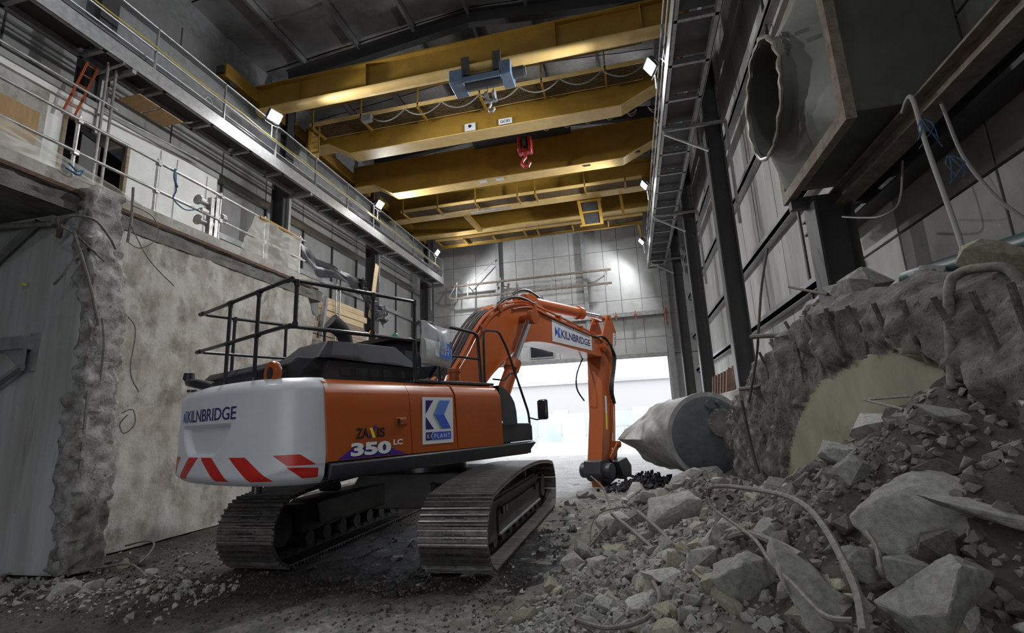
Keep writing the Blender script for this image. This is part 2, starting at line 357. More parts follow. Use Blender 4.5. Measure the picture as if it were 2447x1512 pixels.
hb=MB().bar((-7.6,WB-.16,6.37),(2.1,WB-.16,6.37),.22,.2); st(hb.build('trim_1',M_['galv']),'grey steel rail beam running above the door','beam')
# side jambs
jb=MB().ibeam((1.98,WB-.2,0),(1.98,WB-.2,9.5),.26,.26,up=(0,1,0)); st(jb.build('trim_2',M_['steel_grey']),'tall grey steel door jamb at the right of the opening','door jamb')
jb=MB().ibeam((-7.6,WB-.2,0),(-7.6,WB-.2,6.3),.26,.26,up=(0,1,0)); st(jb.build('trim_3',M_['steel_grey']),'grey steel door jamb behind the excavator','door jamb')
# window in the door screen
wn=thing('window_1','small dark window pane in the end wall above the door','window',(-4.05,WB-.02,4.95)); wn['kind']='structure'
MB().box(-.62,.62,-.02,.02,-.34,.34).build('window_frame',M_['galv'],wn); MB().box(-.55,.55,-.035,-.021,-.28,.28).build('pane',M_['glass'],wn)
# ---- left wall : upper cladding
XL=-10.3
lw=MB().box(XL-.3,XL-.06,-9,WB+.1,0,13); lw=st(lw.build('wall_left',M_['steel_grey']),'grey clad left wall behind the catwalk','wall')
py=[-6,-3.6,-1.2,1.2,3.4,5.4,7.2,8.8,10.4,12.1,13.9,15.6,17.3,19.1,20.8,22.6,24]
pz=[3.2,5.3,6.8,8.32,9.9,11.9]
for i in range(len(py)-1):
    for j in range(len(pz)-1):
        MB().box(XL-.06,XL,py[i]+.02,py[i+1]-.02,pz[j]+.02,pz[j+1]-.02).build('wall_panel',M_['panel'],lw,bevel=.006)
for z in(6.8,8.34,9.9): 
    MB().bar((XL+.06,-6,z),(XL+.06,WB,z),.13,.16).build('wall_girt',M_['galv'],lw)
for y in py[6:-1]:
    MB().bar((XL+.03,y,5),(XL+.03,y,8.25),.07,.05).build('wall_stud',M_['plate_dark'],lw)
# columns
def column(name,x0,x1,y,z0,z1,label,group,mat):
    c=MB(); d=.34
    c.box(x0,x0+.03,y-d/2,y+d/2,z0,z1).box(x1-.03,x1,y-d/2,y+d/2,z0,z1).box(x0+.03,x1-.03,y-.012,y+.012,z0,z1)
    c.box(x0-.02,x1+.02,y-d/2-.02,y+d/2+.02,z0,z0+.03)
    o=c.build(name,mat); o.location=(0,0,0); return tag(o,label,'column',group)
LY=[6.4,11.8,17.2,22.5]
for y,t in zip(LY,('beside the white flecked panel wall','behind the polythene draped guard rail','behind the leaning pale plank','in the corner by the end wall')):
    column('steel_column',-9.72,-9.3,y,5.45 if y<12 else 0,12.1,'dark steel building column on the left '+t,'left columns',M_['dark_steel'])
for y,z0,t in((6.3,1.6,'under the duct support beams'),(11.8,2.1,'beside the rusty bars'),(17.2,2.1,'behind the crushed tank'),(22.4,2.1,'next to the door jamb')):
    column('steel_column',2.28,2.68,y,z0,12.1 if y>7 else 4.08,'dark steel building column on the right '+t,'right columns',M_['dark_steel'])
# ---- right wall
XR=3.15
rw=MB().box(XR+.06,XR+.3,-9,WB+.1,0,13); rw=st(rw.build('wall_right',M_['steel_grey']),'stained grey clad right wall','wall')
py2=[-5,-2.5,-.2,1.9,3.3,4.7,6.3,7.6,8.9,10.3,11.8,13.1,14.5,15.8,17.2,18.9,20.6,22.4,24]
pz2=[2.0,3.55,5.05,6.9,8.7,10.4,12]
for i in range(len(py2)-1):
    for j in range(len(pz2)-1):
        MB().box(XR,XR+.06,py2[i]+.015,py2[i+1]-.015,pz2[j]+.015,pz2[j+1]-.015).build('wall_panel',M_['panel_r' if py2[i]>=6.3 else 'panel_d'],rw,bevel=.006)
for z in(3.55,5.05,6.9,8.7):
    MB().bar((XR-.07,7.5,z),(XR-.07,WB,z),.16,.12).bar((XR-.14,7.5,z+.05),(XR-.14,WB,z+.05),.02,.2).build('wall_girt',M_['galv'],rw)
for y in(8.9,14.5,19.8):
    MB().cyl((XR-.1,y,2.1),(XR-.1,y,11),.028,n=6).build('tie_rod',M_['dark_steel'],rw)
pl=MB().box(2.15,XR+.06,9.9,WB,0,2.1); st(pl.build('plinth_right',M_['conc_wall'],bevel=.02),'low concrete plinth carrying the right hand columns','plinth')
# near end wall, unseen; its door opening is added to let in fill light
o=MB().box(-11,-6.2,-9.3,-9,0,14).box(-.2,6,-9.3,-9,0,14).box(-6.2,-.2,-9.3,-9,3.3,14).build('wall_near',M_['panel']); st(o,'end wall with an added fill light opening behind the photographer','wall')
o=MB().box(-60,60,-60,-8.9,-.35,-.06).build('ground_outside_near',M_['out_ground']); st(o,'pale concrete yard outside the added near opening','ground')
# ---- left concrete wall, ledge and upper floor
XC=-7.7
cw=MB()
def wall_pt(u,v):
    z=v*4.97
    ymax=interp(z,[(0,10.9),(3.2,10.55),(3.8,10.95),(4.4,10.97),(5,10.7)])
    y=5.6+u*(ymax-5.6)
    x=XC+.05*fbm((0,y,z),.8,5)*.5+.02*fbm((3,y,z),5,3)
    return (x,y,z)
cw.grid(lambda u,v:wall_pt(1-u,v),70,60)
cw.box(XC-.6,XC-.06,5.7,10.5,0,4.96)
st(cw.build('wall_left_lower',M_['conc_wall'],ang=80),'pale blotchy concrete retaining wall behind the excavator','wall')
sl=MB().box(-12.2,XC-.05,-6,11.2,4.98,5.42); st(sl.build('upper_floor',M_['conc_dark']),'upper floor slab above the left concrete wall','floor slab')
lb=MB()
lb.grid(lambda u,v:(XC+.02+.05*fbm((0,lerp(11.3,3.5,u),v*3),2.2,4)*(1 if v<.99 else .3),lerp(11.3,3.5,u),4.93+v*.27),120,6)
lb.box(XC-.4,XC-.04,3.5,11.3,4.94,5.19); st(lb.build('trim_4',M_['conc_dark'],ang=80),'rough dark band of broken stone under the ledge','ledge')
ra=MB().bar((XC+.05,3.5,5.235),(XC+.05,10.8,5.235),.06,.03).bar((XC+.075,3.5,5.215),(XC+.075,10.8,5.215),.012,.05); st(ra.build('trim_5',M_['rust']),'rusty steel angle along the concrete ledge','steel angle')
ke=MB().box(XC-.25,XC+.0,3.5,11.2,5.26,5.46); st(ke.build('trim_6',M_['conc_wall']),'pale kerb strip along the upper floor edge','kerb')
# cross wall stub on the left
xw=MB().prism([(-12.2,0),(-7.16,0),(-7.15,1.4),(-7.24,2.5),(-7.42,3.7),(-7.6,4.97),(-12.2,4.97)],5.25,5.68,'y')
st(xw.build('wall_cross',M_['conc_cross']),'smooth streaked concrete cross wall with broken end','wall')
st2=MB()
NZ,NR=110,56
for j in range(NZ+1):
    z=5.32*j/NZ
    xr_=interp(z,[(0,-7.0),(2.5,-7.05),(4,-7.22),(5.3,-7.38)])+.04*math.sin(z*2.3); hx=.17+.03*math.sin(z*1.7); cx=xr_-hx; cy=5.45; hy=.25
    for k in range(NR):
        a=2*math.pi*k/NR; ca,sa=math.cos(a),math.sin(a); e=.34
        p=Vector((cx+hx*math.copysign(abs(ca)**e,ca),cy+hy*math.copysign(abs(sa)**e,sa),z))
        n=Vector((ca,sa,0)); d=.07*fbm(p,2.4,5)+.06*fbm(p+Vector((5,5,5)),8,4)
        p+=n*d; p.z+=.03*fbm(p,5,3); st2.v.append(tuple(p))
for j in range(NZ):
    for k in range(NR): st2.f.append((j*NR+k,j*NR+(k+1)%NR,(j+1)*NR+(k+1)%NR,(j+1)*NR+k)); st2.mi.append(0)
st2.f.append(tuple(NZ*NR+k for k in range(NR))); st2.mi.append(0)
stub=thing('broken_concrete_stub','broken ragged stub of a demolished concrete wall with bent rebar','concrete stub',(0,0,0))
st2.build('concrete_core',M_['conc_rough'],stub,ang=50)
def rb(pts,r=.011,sub=6,n=6): return MB().tube(pts,r,n,sub)
for pts,r in (([(-7.2,5.35,4.15),(-7.35,5.05,4.45),(-7.55,4.95,4.62),(-7.25,4.9,4.68),(-7.0,5.0,4.62),(-6.98,5.2,4.45),(-7.1,5.4,4.35)],.017),
              ([(-7.1,5.3,3.2),(-7.12,5.15,3.7),(-7.2,5.05,4.1),(-7.35,5.0,4.5)],.017),([(-7.3,5.1,4.3),(-7.42,5.0,3.9),(-7.55,4.98,3.75)],.016),
              ([(-7.32,5.72,5.5),(-7.31,5.74,5.0),(-7.3,5.72,4.6)],.02),([(-7.3,5.72,4.9),(-7.2,6.0,4.4),(-7.1,6.4,4.05)],.009),
              ([(-7.3,5.72,5.2),(-7.2,6.0,5.1),(-7.18,6.1,4.8),(-7.25,5.9,4.55),(-7.3,5.7,4.6)],.008),
              ([(-7.08,5.4,2.4),(-7.02,5.35,2.9),(-7.05,5.3,3.3)],.014),([(-7.1,5.7,3.4),(-7.05,5.8,3.2),(-7.0,5.75,2.6),(-6.98,5.9,2.3)],.009),
              ([(-7.08,5.75,2.0),(-7.0,5.85,2.05),(-6.96,5.87,1.85),(-7.02,5.78,1.72),(-7.08,5.75,1.85),(-7.02,5.8,1.98)],.008)):
    rb(pts,r).build('rebar',M_['rebar'],stub)
cs=MB().bar((-7.02,5.27,0.0),(-7.06,5.25,2.3),.02,.03); cs.build('corner_strip',M_['rebar'],stub)
# ---- roof
ce=MB()
EZ,RZ=12.45,13.15; RX=-3.6
ce.add([(-11,-9,EZ+.35),(RX,-9,RZ+.35),(RX,WB+.3,RZ+.35),(-11,WB+.3,EZ+.35),(5,-9,EZ+.35),(5,WB+.3,EZ+.35)],[(0,3,2,1),(1,2,5,4)])
cei=st(ce.build('ceiling',M_['beam_dark'],smooth=False),'dark pitched roof of the hall','ceiling')
yb=[-9,-5.8,-2.4,1.0,3.7,6.3,9.0,11.8,14.5,17.2,19.8,22.5,24.2]
def rz(x): return lerp(EZ,RZ,(x+11)/(RX+11)) if x<RX else lerp(RZ,EZ,(x-RX)/(5-RX))
xb=[-10.6,-8.9,-7.1,-5.3,-3.6,-1.9,-.1,1.7,3.3]
for i in range(len(xb)-1):
    for j in range(len(yb)-1):
        x0,x1=xb[i]+.03,xb[i+1]-.03; y0,y1=yb[j]+.02,yb[j+1]-.02
        def fn(u,v):
            x=lerp(x0,x1,u);y=lerp(y0,y1,v); return (x,y,rz(x)+.3-.05*math.sin(math.pi*v)*math.sin(math.pi*u)+.02*fbm((x,y,0),1.5,3))
        MB().grid(lambda u,v:fn(u,1-v),5,7).build('roof_panel',M_['roof'],cei,ang=80)
for x in xb: MB().bar((x,-9,rz(x)+.16),(x,WB+.2,rz(x)+.16),.09,.2).build('purlin',M_['purlin'],cei)
for y in(4.9,7.6,10.2,13.2,15.9,18.6,21): MB().bar((-10.4,y,rz(-10.4)+.26),(RX,y,RZ+.26),.06,.05).bar((RX,y,RZ+.26),(3.4,y,rz(3.4)+.26),.06,.05).build('batten',M_['purlin'],cei)
for y,t in((1.0,'over the photographer'),(6.3,'over the broken stub'),(11.8,'over the single girder crane'),(17.2,'between the two big cranes'),(22.5,'nearest the end wall')):
    r=MB()
    for a,b in(((-9.5,EZ-.05),(RX,RZ-.08)),((RX,RZ-.08),(2.5,EZ-.05))):
        r.ibeam((a[0],y,a[1]),(b[0],y,b[1]),.22,.45)
    r.prism([(-9.5,EZ-.27),(-7.6,EZ-.1),(-9.5,EZ-.75)],y-.01,y+.01,'y').prism([(2.5,EZ-.27),(.6,EZ-.1),(2.5,EZ-.75)],y-.01,y+.01,'y')
    tag(r.build('roof_rafter',M_['beam_dark']),'dark pitched roof rafter '+t,'rafter','roof rafters')
# ---- outside
for i in range(16):
    x=-15+i*1.9
    tag(MB().box(x,x+1.84,40,40.08,-.05,2.1).bar((x+.9,40.12,0),(x+.9,40.12,2),.08).build('hoarding_panel',M_['hoard']),'pale blue site hoarding panel in the sunlit yard','hoarding panel','hoarding panels outside')
for i,(x,y) in enumerate(((-1.6,36),(.2,36),(2.0,36),(3.8,36))):
    b=MB()
    for z in(.15,1.05): b.tube([(x,y,z),(x+1.7,y,z)],.03,6)
    for k in range(8): b.tube([(x+k*1.7/7,y,.15),(x+k*1.7/7,y,1.05)],.016,5)
    b.tube([(x,y,0),(x,y,1.1)],.03,6); b.tube([(x+1.7,y,0),(x+1.7,y,1.1)],.03,6)
    tag(b.build('crowd_barrier',M_['galv']),'tubular steel barrier standing in front of the hoarding','barrier','barriers outside')
eb=thing('site_building','white cabin building beyond the hoarding','building',(-6,52,0))
MB().box(-14,16,0,6,0,5.2).build('wall',M_['ext_white'],eb); MB().box(-14.3,16.3,-.3,6.3,5.2,5.5).build('roof',M_['galv'],eb)
for k in range(6): MB().box(-10+k*4,-8.4+k*4,-.05,.02,1.2,2.6).build('window',M_['hoard'],eb)
# ================================================================== RUNWAYS, CATWALKS, LAMPS
def runway(x,label):
    t=thing('runway_beam',label,'crane runway',(x,0,0))
    MB().ibeam((0,-9,9.95),(0,WB-.3,9.95),.34,.98,.03,.016).build('girder',M_['steel_grey'],t)
    MB().bar((0,-9,10.48),(0,WB-.3,10.48),.07,.07).build('rail',M_['dark_steel'],t)
    return t
rl=runway(-9.55,'grey crane runway girder along the left wall with painted rings')
rr=runway(2.2,'grey crane runway girder along the right wall')
ring=MB()
for k in range(20):
    a0,a1=2*math.pi*k/20,2*math.pi*(k+1)/20
    ring.add([(0,math.cos(a)*r,math.sin(a)*r) for a in(a0,a1) for r in(.085,.105)],[(0,1,3,2)])
rme=ring.mesh('ring_mark',M_['whitep'],False)
for y in(9.05,12.4,15.0,19.6): inst('ring_mark',rme,rl,T(.02,y,9.75))
bay_plate=MB().box(0,.64,.03,1.14,0,.012).mesh('floor_plate',M_['plate_dark'])
def catwalk(xi,xo,y0,y1,label,rail_mat):
    t=thing('catwalk',label,'catwalk',(0,0,0)); s=1 if xi>xo else -1
    xa,xb_=min(xi,xo),max(xi,xo)
    # hall side channel
    c=MB().box(xi-.012,xi+.012,y0,y1,8.4,8.7)
    c.box(min(xi,xi-s*.08),max(xi,xi-s*.08),y0,y1,8.4,8.415).box(min(xi,xi-s*.08),max(xi,xi-s*.08),y0,y1,8.685,8.7); c.build('edge_channel',M_['galv'],t)
    c=MB().box(xo-.012,xo+.012,y0,y1,8.4,8.62).box(min(xo,xo+s*.09),max(xo,xo+s*.09),y0,y1,8.4,8.415); c.build('edge_channel',M_['galv'],t)
    n=int((y1-y0)/1.18)
    for i in range(n+1):
        y=y1-i*1.18
        if y<2: break
        MB().box(xa+.02,xb_-.02,y-.035,y+.035,8.4,8.46).build('cross_bearer',M_['galv'],t)
        if y-1.18>2:
            inst('floor_plate',bay_plate,t,T(xa+.02+(xb_-xa-.68)/2,y-1.17,8.57))
    # handrail
    py_=[y1-.05-k*1.73 for k in range(int((y1-1)/1.73))]
    for y in py_:
        MB().box(xi-s*.02-.025,xi-s*.02+.025,y-.012,y+.012,8.45,9.62).build('rail_post',M_['galv'],t)
    for z in(9.62,9.12):
        MB().tube([(xi-s*.02,1,z),(xi-s*.02,y1-.03,z)],.02,8).build('guard_rail',M_['galv'],t)
    return t
cl=catwalk(-8.5,-9.15,-8,22.4,'left grey steel catwalk under the runway girder','galv')
MB().tube([(-8.5,.5,9.17)]+[(-8.49+.01*math.sin(y*3),y,9.16+.015*math.sin(y*2.3)) for y in [1+i*.8 for i in range(27)]],.012,6).build('yellow_cable',M_['cable_y'],cl)
MB().tube([(-8.72,1,8.92),(-8.72,22,8.92)],.045,8).build('conduit',M_['dark_steel'],cl)
MB().tube([(-8.72,1,9.02),(-8.72,22,9.02)],.02,8).build('conduit',M_['galv'],cl)
cr=catwalk(1.3,2.1,-8,23.4,'right grey steel catwalk under the runway girder','galv')
for y in(9.5,11.9,14.2,16.5,18.8): MB().bar((1.32,y,8.7),(1.32,y+.95,9.6),.03).build('rail_brace',M_['galv'],cr)
# brackets from columns to catwalks
for y in LY:
    b=MB().bar((-9.29,y,8.36),(-8.5,y,8.36),.08,.08).bar((-9.24,y,7.2),(-9.24,y,8.36),.09)
    tag(b.build('catwalk_bracket',M_['galv']),'pale steel bracket holding the left catwalk to its column','bracket','left catwalk brackets')
for y in(11.8,17.2,22.4):
    b=MB().bar((1.3,y-.3,8.36),(2.75,y-.3,8.36),.07,.07).bar((2.74,y-.3,5.8),(2.74,y-.3,8.36),.06).bar((2.3,y-.25,7.7),(1.35,y-.25,8.3),.05)
    tag(b.build('catwalk_bracket',M_['galv']),'pale steel bracket frame holding the right catwalk to its column','bracket','right catwalk brackets')
lamp_body=MB().box(-.17,.17,-.04,.06,-.13,.13).box(-.19,.19,-.055,-.04,-.15,.15)
for k in range(6): lamp_body.box(-.15+k*.055,-.14+k*.055,.06,.1,-.12,.12)
lamp_me=lamp_body.mesh('housing',M_['lampbody'])
lens_me=MB().box(-.16,.16,-.066,-.056,-.12,.12).mesh('lens',M_['lens'])
yoke_me=MB().tube([(-.2,.02,0),(-.2,.1,-.12),(-.2,.06,-.22),(0,.06,-.24),(.2,.06,-.22),(.2,.1,-.12),(.2,.02,0)],.012,6).tube([(0,.06,-.24),(0,.06,-.6)],.016,6).mesh('bracket',M_['galv'])
def flood(x,y,z,aim,label,group,power=1.0,i=0):
    t=thing('floodlight',label,'floodlight',(x,y,z),group)
    d=(Vector(aim)-Vector((x,y,z))).normalized()
    q=d.to_track_quat('-Y','Z'); R=q.to_matrix().to_4x4()
    inst('housing',lamp_me,t,R); inst('lens',lens_me,t,R)
    inst('bracket',yoke_me,t,Matrix.Rotation(math.atan2(d.x,-d.y),4,'Z'))
    L=bpy.data.lights.new('flood_light','SPOT'); L.energy=FLOOD_W*power; L.spot_size=rad(156); L.spot_blend=.45; L.shadow_soft_size=.18; L.color=(.96,.98,1.0)
    lo=bpy.data.objects.new('flood_light',L); COL.objects.link(lo); lo.parent=t
    lo.matrix_local=Matrix.Translation(d*.09)@d.to_track_quat('-Z','Y').to_matrix().to_4x4()
    return t
for i,(y,t) in enumerate(((10.0,'left catwalk floodlight beside the single girder crane end'),(15.65,'left catwalk floodlight between the two big cranes'),(21.3,'left catwalk floodlight closest to the end wall'))):
    flood(-8.42,y,9.72,(-3.6,y+(-1.2,-.6,.2)[i],6.0),'lit '+t,'floodlights on the catwalks',(1,1,.55)[i])
for i,(y,t) in enumerate(((10.5,'right catwalk floodlight beside the single girder crane end'),(16.6,'right catwalk floodlight between the two big cranes'),(22.4,'right catwalk floodlight closest to the end wall'))):
    flood(1.12,y,9.45,(-3.4,y+(-1.2,-.6,-.6)[i],5.8),'lit '+t,'floodlights on the catwalks',(1,1,.45)[i])
for y in(4.3,-1.3,-6.6): flood(-8.42,y,9.72,(-4,y+1.5,5.5),'added fill floodlight on the left catwalk behind the photographer','added fill floodlights behind the photographer',.12)  # unseen lamps added behind the camera to light the foreground
for y in(3.6,-2.0,-7.0): flood(1.12,y,9.45,(-3.6,y+1.5,5.0),'added fill floodlight on the right catwalk behind the photographer','added fill floodlights behind the photographer',.12)  # right hand row of the same added fill lamps

# ================================================================== CRANES
def carriage(t,y0,y1):
    for x in(-9.5,2.12):
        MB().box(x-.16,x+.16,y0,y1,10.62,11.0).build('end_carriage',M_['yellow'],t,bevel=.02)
        for y in(y0+.3,y1-.3): MB().cyl((x-.1,y,10.66),(x+.1,y,10.66),.15,n=16).build('wheel',M_['dark_steel'],t)
        for y in(y0,y1): MB().box(x-.1,x+.1,y-.06 if y==y0 else y,y if y==y0 else y+.06,10.7,10.9).build('buffer',M_['black'],t)
def girder(t,y0,y1,zb,ztop,x0=-9.4,x1=2.0,step=.45):
    """box girder, bottom flange dropping from the ends to the middle part"""
    prof=[(x0,zb+step),(x0+.85,zb+step),(x0+1.6,zb),(x1-1.55,zb),(x1-.6,zb+step),(x1,zb+step)]
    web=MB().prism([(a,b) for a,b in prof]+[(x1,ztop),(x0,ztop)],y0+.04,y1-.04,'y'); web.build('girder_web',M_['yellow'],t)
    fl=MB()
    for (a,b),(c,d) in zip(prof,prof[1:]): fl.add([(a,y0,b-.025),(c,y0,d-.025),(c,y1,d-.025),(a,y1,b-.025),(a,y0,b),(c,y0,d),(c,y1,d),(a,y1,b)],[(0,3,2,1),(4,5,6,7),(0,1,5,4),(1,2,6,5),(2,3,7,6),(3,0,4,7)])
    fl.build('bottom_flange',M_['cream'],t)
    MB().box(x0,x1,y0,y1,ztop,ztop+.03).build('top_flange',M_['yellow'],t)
    return prof
def walkway(t,x0,x1,y0,y1,z,posts,front=None,railside=0,gird=None):
    """grating floor hung on brackets with a guard rail"""
    g=MB(); 
    n=int((x1-x0)/.06)
    for k in range(n+1): x=x0+k*(x1-x0)/n; g.box(x-.006,x+.006,y0,y1,z-.025,z)
    m=int((y1-y0)/.06)
    for k in range(m+1): y=y0+k*(y1-y0)/m; g.box(x0,x1,y-.012,y+.012,z-.03,z-.005)
    g.build('grating',M_['mesh_brown'],t,smooth=False)
    MB().box(x0,x1,y0-.02,y0,z-.04,z+.08).build('edge_strip',M_['cream'],t)
    MB().box(x0,x1,y1,y1+.02,z-.04,z+.08).build('edge_strip',M_['cream'],t)
    yr=y0 if railside==0 else y1
    for x in posts:
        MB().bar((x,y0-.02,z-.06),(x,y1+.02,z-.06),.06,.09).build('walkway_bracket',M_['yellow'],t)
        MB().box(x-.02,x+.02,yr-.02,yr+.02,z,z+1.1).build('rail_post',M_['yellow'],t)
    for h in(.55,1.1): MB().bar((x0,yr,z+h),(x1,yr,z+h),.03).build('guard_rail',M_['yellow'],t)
# -- crane A, single I girder with blue hoist
ca=thing('single_girder_crane','nearest yellow single girder overhead crane carrying the blue hoist','overhead crane',(0,0,0))
carriage(ca,9.3,11.6)
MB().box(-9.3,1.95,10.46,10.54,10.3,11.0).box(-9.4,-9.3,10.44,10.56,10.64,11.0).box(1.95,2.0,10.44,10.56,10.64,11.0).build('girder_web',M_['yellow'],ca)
fp=[]
for k in range(9): a=math.pi*(-1+k/8); fp.append((10.5+.17*math.cos(a),10.3+.11*math.sin(a)))
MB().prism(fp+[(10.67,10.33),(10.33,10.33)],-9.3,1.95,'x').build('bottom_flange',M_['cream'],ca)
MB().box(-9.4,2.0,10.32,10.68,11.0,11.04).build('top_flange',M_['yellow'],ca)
for x in(-8,-6,-1,1): MB().box(x-.008,x+.008,10.34,10.66,10.34,11.0).build('stiffener',M_['yellow'],ca)
ho=thing('hoist','blue grey wire rope hoist hanging under the nearest crane girder','hoist',(-2.8,10.5,0))
MB().box(-.85,-.5,-.32,.3,9.78,10.14).box(-.8,-.45,-.2,.2,10.1,10.22).build('gearbox',M_['hoist'],ho,bevel=.02)
MB().cyl((-.5,0,9.93),(.45,0,9.93),.19,n=20).build('rope_drum',M_['dark_steel'],ho)
MB().box(-.5,.45,-.3,-.25,9.76,9.9).box(-.5,.45,.22,.27,9.9,10.1).build('side_rail',M_['hoist'],ho)
MB().box(.42,.7,-.3,.28,9.78,10.16).build('end_frame',M_['hoist'],ho,bevel=.015)
MB().cyl((.7,0,9.97),(.98,0,9.97),.14,n=16).cyl((.98,0,9.97),(1.02,0,9.97),.11,n=16).build('motor',M_['dark_steel'],ho)
for x in(-.45,.35):
    MB().box(x-.1,x+.1,-.24,-.19,10.0,10.5).box(x-.1,x+.1,.19,.24,10.0,10.5).build('trolley_plate',M_['dark_steel'],ho)
    for s in(-1,1): MB().cyl((x,s*.12,10.4),(x,s*.2,10.4),.07,n=12).build('wheel',M_['dark_steel'],ho)
for x in(.05,.2): MB().tube([(x,-.05,9.9),(x,-.05,9.5)],.008,5).build('rope',M_['rubber'],ho)
for x in(.03,.22):
    MB().cyl((x-.03,-.05,9.42),(x+.03,-.05,9.42),.13,n=16).build('sheave_plate',M_['galv'],ho)
MB().box(-.03,.28,-.09,-.01,9.26,9.31).build('hook_yoke',M_['galv'],ho)
MB().tube([(.12,-.05,9.3),(.12,-.05,9.18),(.07,-.05,9.1),(.08,-.05,9.02),(.14,-.05,8.99),(.2,-.05,9.04),(.2,-.05,9.1)],.028,8,4).build('hook',M_['galv'],ho)
# -- crane B, double box girder
cb=thing('double_girder_crane','big yellow double girder overhead crane carrying the red hook block','overhead crane',(0,0,0))
carriage(cb,11.8,16.7)
girder(cb,12.6,13.12,10.0,11.1); girder(cb,15.5,16.02,10.0,11.25)
walkway(cb,-8.7,1.1,11.85,12.5,10.62,[-8.6,-7.0,-5.2,-3.35,-1.6,.1])
for i in range(7):
    xa=-6.7+i*1.12; pts=[(xa+1.12*k/8,11.8,10.55-.28*(1-((k-4)/4)**2)) for k in range(9)]
    MB().tube(pts,.018,6).build('festoon_cable',M_['cable_g'],cb)
MB().box(-6.9,-6.6,11.7,11.85,10.35,10.55).build('cable_trolley',M_['galv'],cb)
# ladder cage at left end
MB().box(-8.75,-8.72,11.9,12.4,9.75,10.62).bar((-8.75,11.9,9.75),(-8.4,11.9,9.75),.03).bar((-8.4,11.9,9.75),(-8.4,11.9,10.62),.03).bar((-8.75,11.9,9.75),(-8.75,11.9,10.62),.03).build('access_frame',M_['yellow'],cb)
for k in range(5): MB().bar((-8.72,12.0,9.8+k*.18),(-8.42,12.0,9.8+k*.18),.02).build('ladder_rung',M_['galv'],cb)
# trolley and rope coils between the girders
MB().box(-4.6,-1.2,13.0,15.6,11.2,11.6).build('trolley_frame',M_['black_matt'],cb)
for k in range(6):
    x=-1.9+k*.62; MB().tube([(x+.3*j/6,13.3,10.25-.13*(1-((j-3)/3)**2)) for j in range(7)],.016,6).tube([(x+.02+.28*j/6,13.35,10.25-.18*(1-((j-3)/3)**2)) for j in range(7)],.016,6).build('rope_loop',M_['cable_g'],cb)
hk=thing('hook_block','red hook block with large hook hanging from the double girder crane','hook block',(-2.62,14.5,0))
for s in(-1,1): MB().tube([(s*.1,0,11.2),(s*.1,0,10.4)],.012,6).build('rope',M_['rubber'],hk)
MB().cyl((-.06,0,10.5),(.06,0,10.5),.2,n=18).build('sheave',M_['dark_steel'],hk)
for s in(-1,1): 
    MB().prism([(-.2,10.62),(.2,10.62),(.22,10.2),(.1,10.1),(-.1,10.1),(-.22,10.2)],s*.12-.0 if s>0 else -.22,.22 if s>0 else -.12,'x').build('cheek_plate',M_['red_hook'],hk,bevel=.02)
MB().box(-.12,.12,-.1,.1,10.12,10.24).build('crosshead',M_['red_hook'],hk)
MB().tube([(0,0,10.14),(0,0,9.98),(-.1,0,9.88),(-.13,0,9.76),(-.05,0,9.66),(.07,0,9.66),(.13,0,9.76),(.1,0,9.84)],[.05,.05,.055,.06,.065,.06,.045,.02],8).build('hook',M_['red_hook'],hk)
# -- crane C, far double girder with walkways
cc=thing('walkway_crane','far yellow double girder overhead crane with walkways on both girders','overhead crane',(0,0,0))
carriage(cc,17.0,22.6)
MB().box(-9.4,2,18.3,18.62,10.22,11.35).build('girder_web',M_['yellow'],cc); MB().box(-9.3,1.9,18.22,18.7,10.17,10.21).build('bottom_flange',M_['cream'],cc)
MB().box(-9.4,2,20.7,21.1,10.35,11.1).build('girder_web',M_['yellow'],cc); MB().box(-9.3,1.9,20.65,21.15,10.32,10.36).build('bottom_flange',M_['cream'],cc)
walkway(cc,-8.5,1.1,17.62,18.2,10.22,[-8.4,-6.9,-5.3,-3.6,-2.9,-1.0,.5],railside=0)
walkway(cc,-8.4,1.2,21.2,21.85,10.22,[-8.3,-7.0,-5.6,-4.1,-3.5,-1.9,-.3],railside=1)
MB().box(-8.4,1.2,21.9,22.02,10.1,10.2).build('walkway_beam',M_['yellow'],cc)
MB().bar((-6.05,18.7,10.2),(-6.05,20.75,10.3),.22,.14).build('cross_tie',M_['yellow'],cc)
for a,b in(((-1.35,10.15),(-1.2,9.05)),((-.55,10.15),(-.5,9.05))): MB().bar((a[0],18.75,a[1]),(b[0],18.75,b[1]),.12,.08).build('cage_post',M_['yellow'],cc)
for z in(10.1,9.62,9.08): MB().bar((-1.35,18.75,z),(-.45,18.75,z),.07).build('cage_bar',M_['yellow'],cc)
for z0,z1 in((9.66,10.05),(9.12,9.58)): MB().box(-1.2,-.56,18.77,18.79,z0,z1).build('cage_panel',M_['black_matt'],cc)
MB().bar((.3,18.75,10.15),(.35,18.75,9.3),.1,.08).build('cage_post',M_['yellow'],cc)
MB().bar((1.0,22.0,10.3),(1.15,22.4,9.4),.1,.08).build('drop_arm',M_['yellow'],cc)
for k,(x0,x1,y) in enumerate(((-5.7,-4.0,18.28),(-3.7,-1.9,21.96))): MB().cyl((x0,y,10.08),(x1,y,10.08),.05,n=10).build('tube_light',M_['galv'],cc)
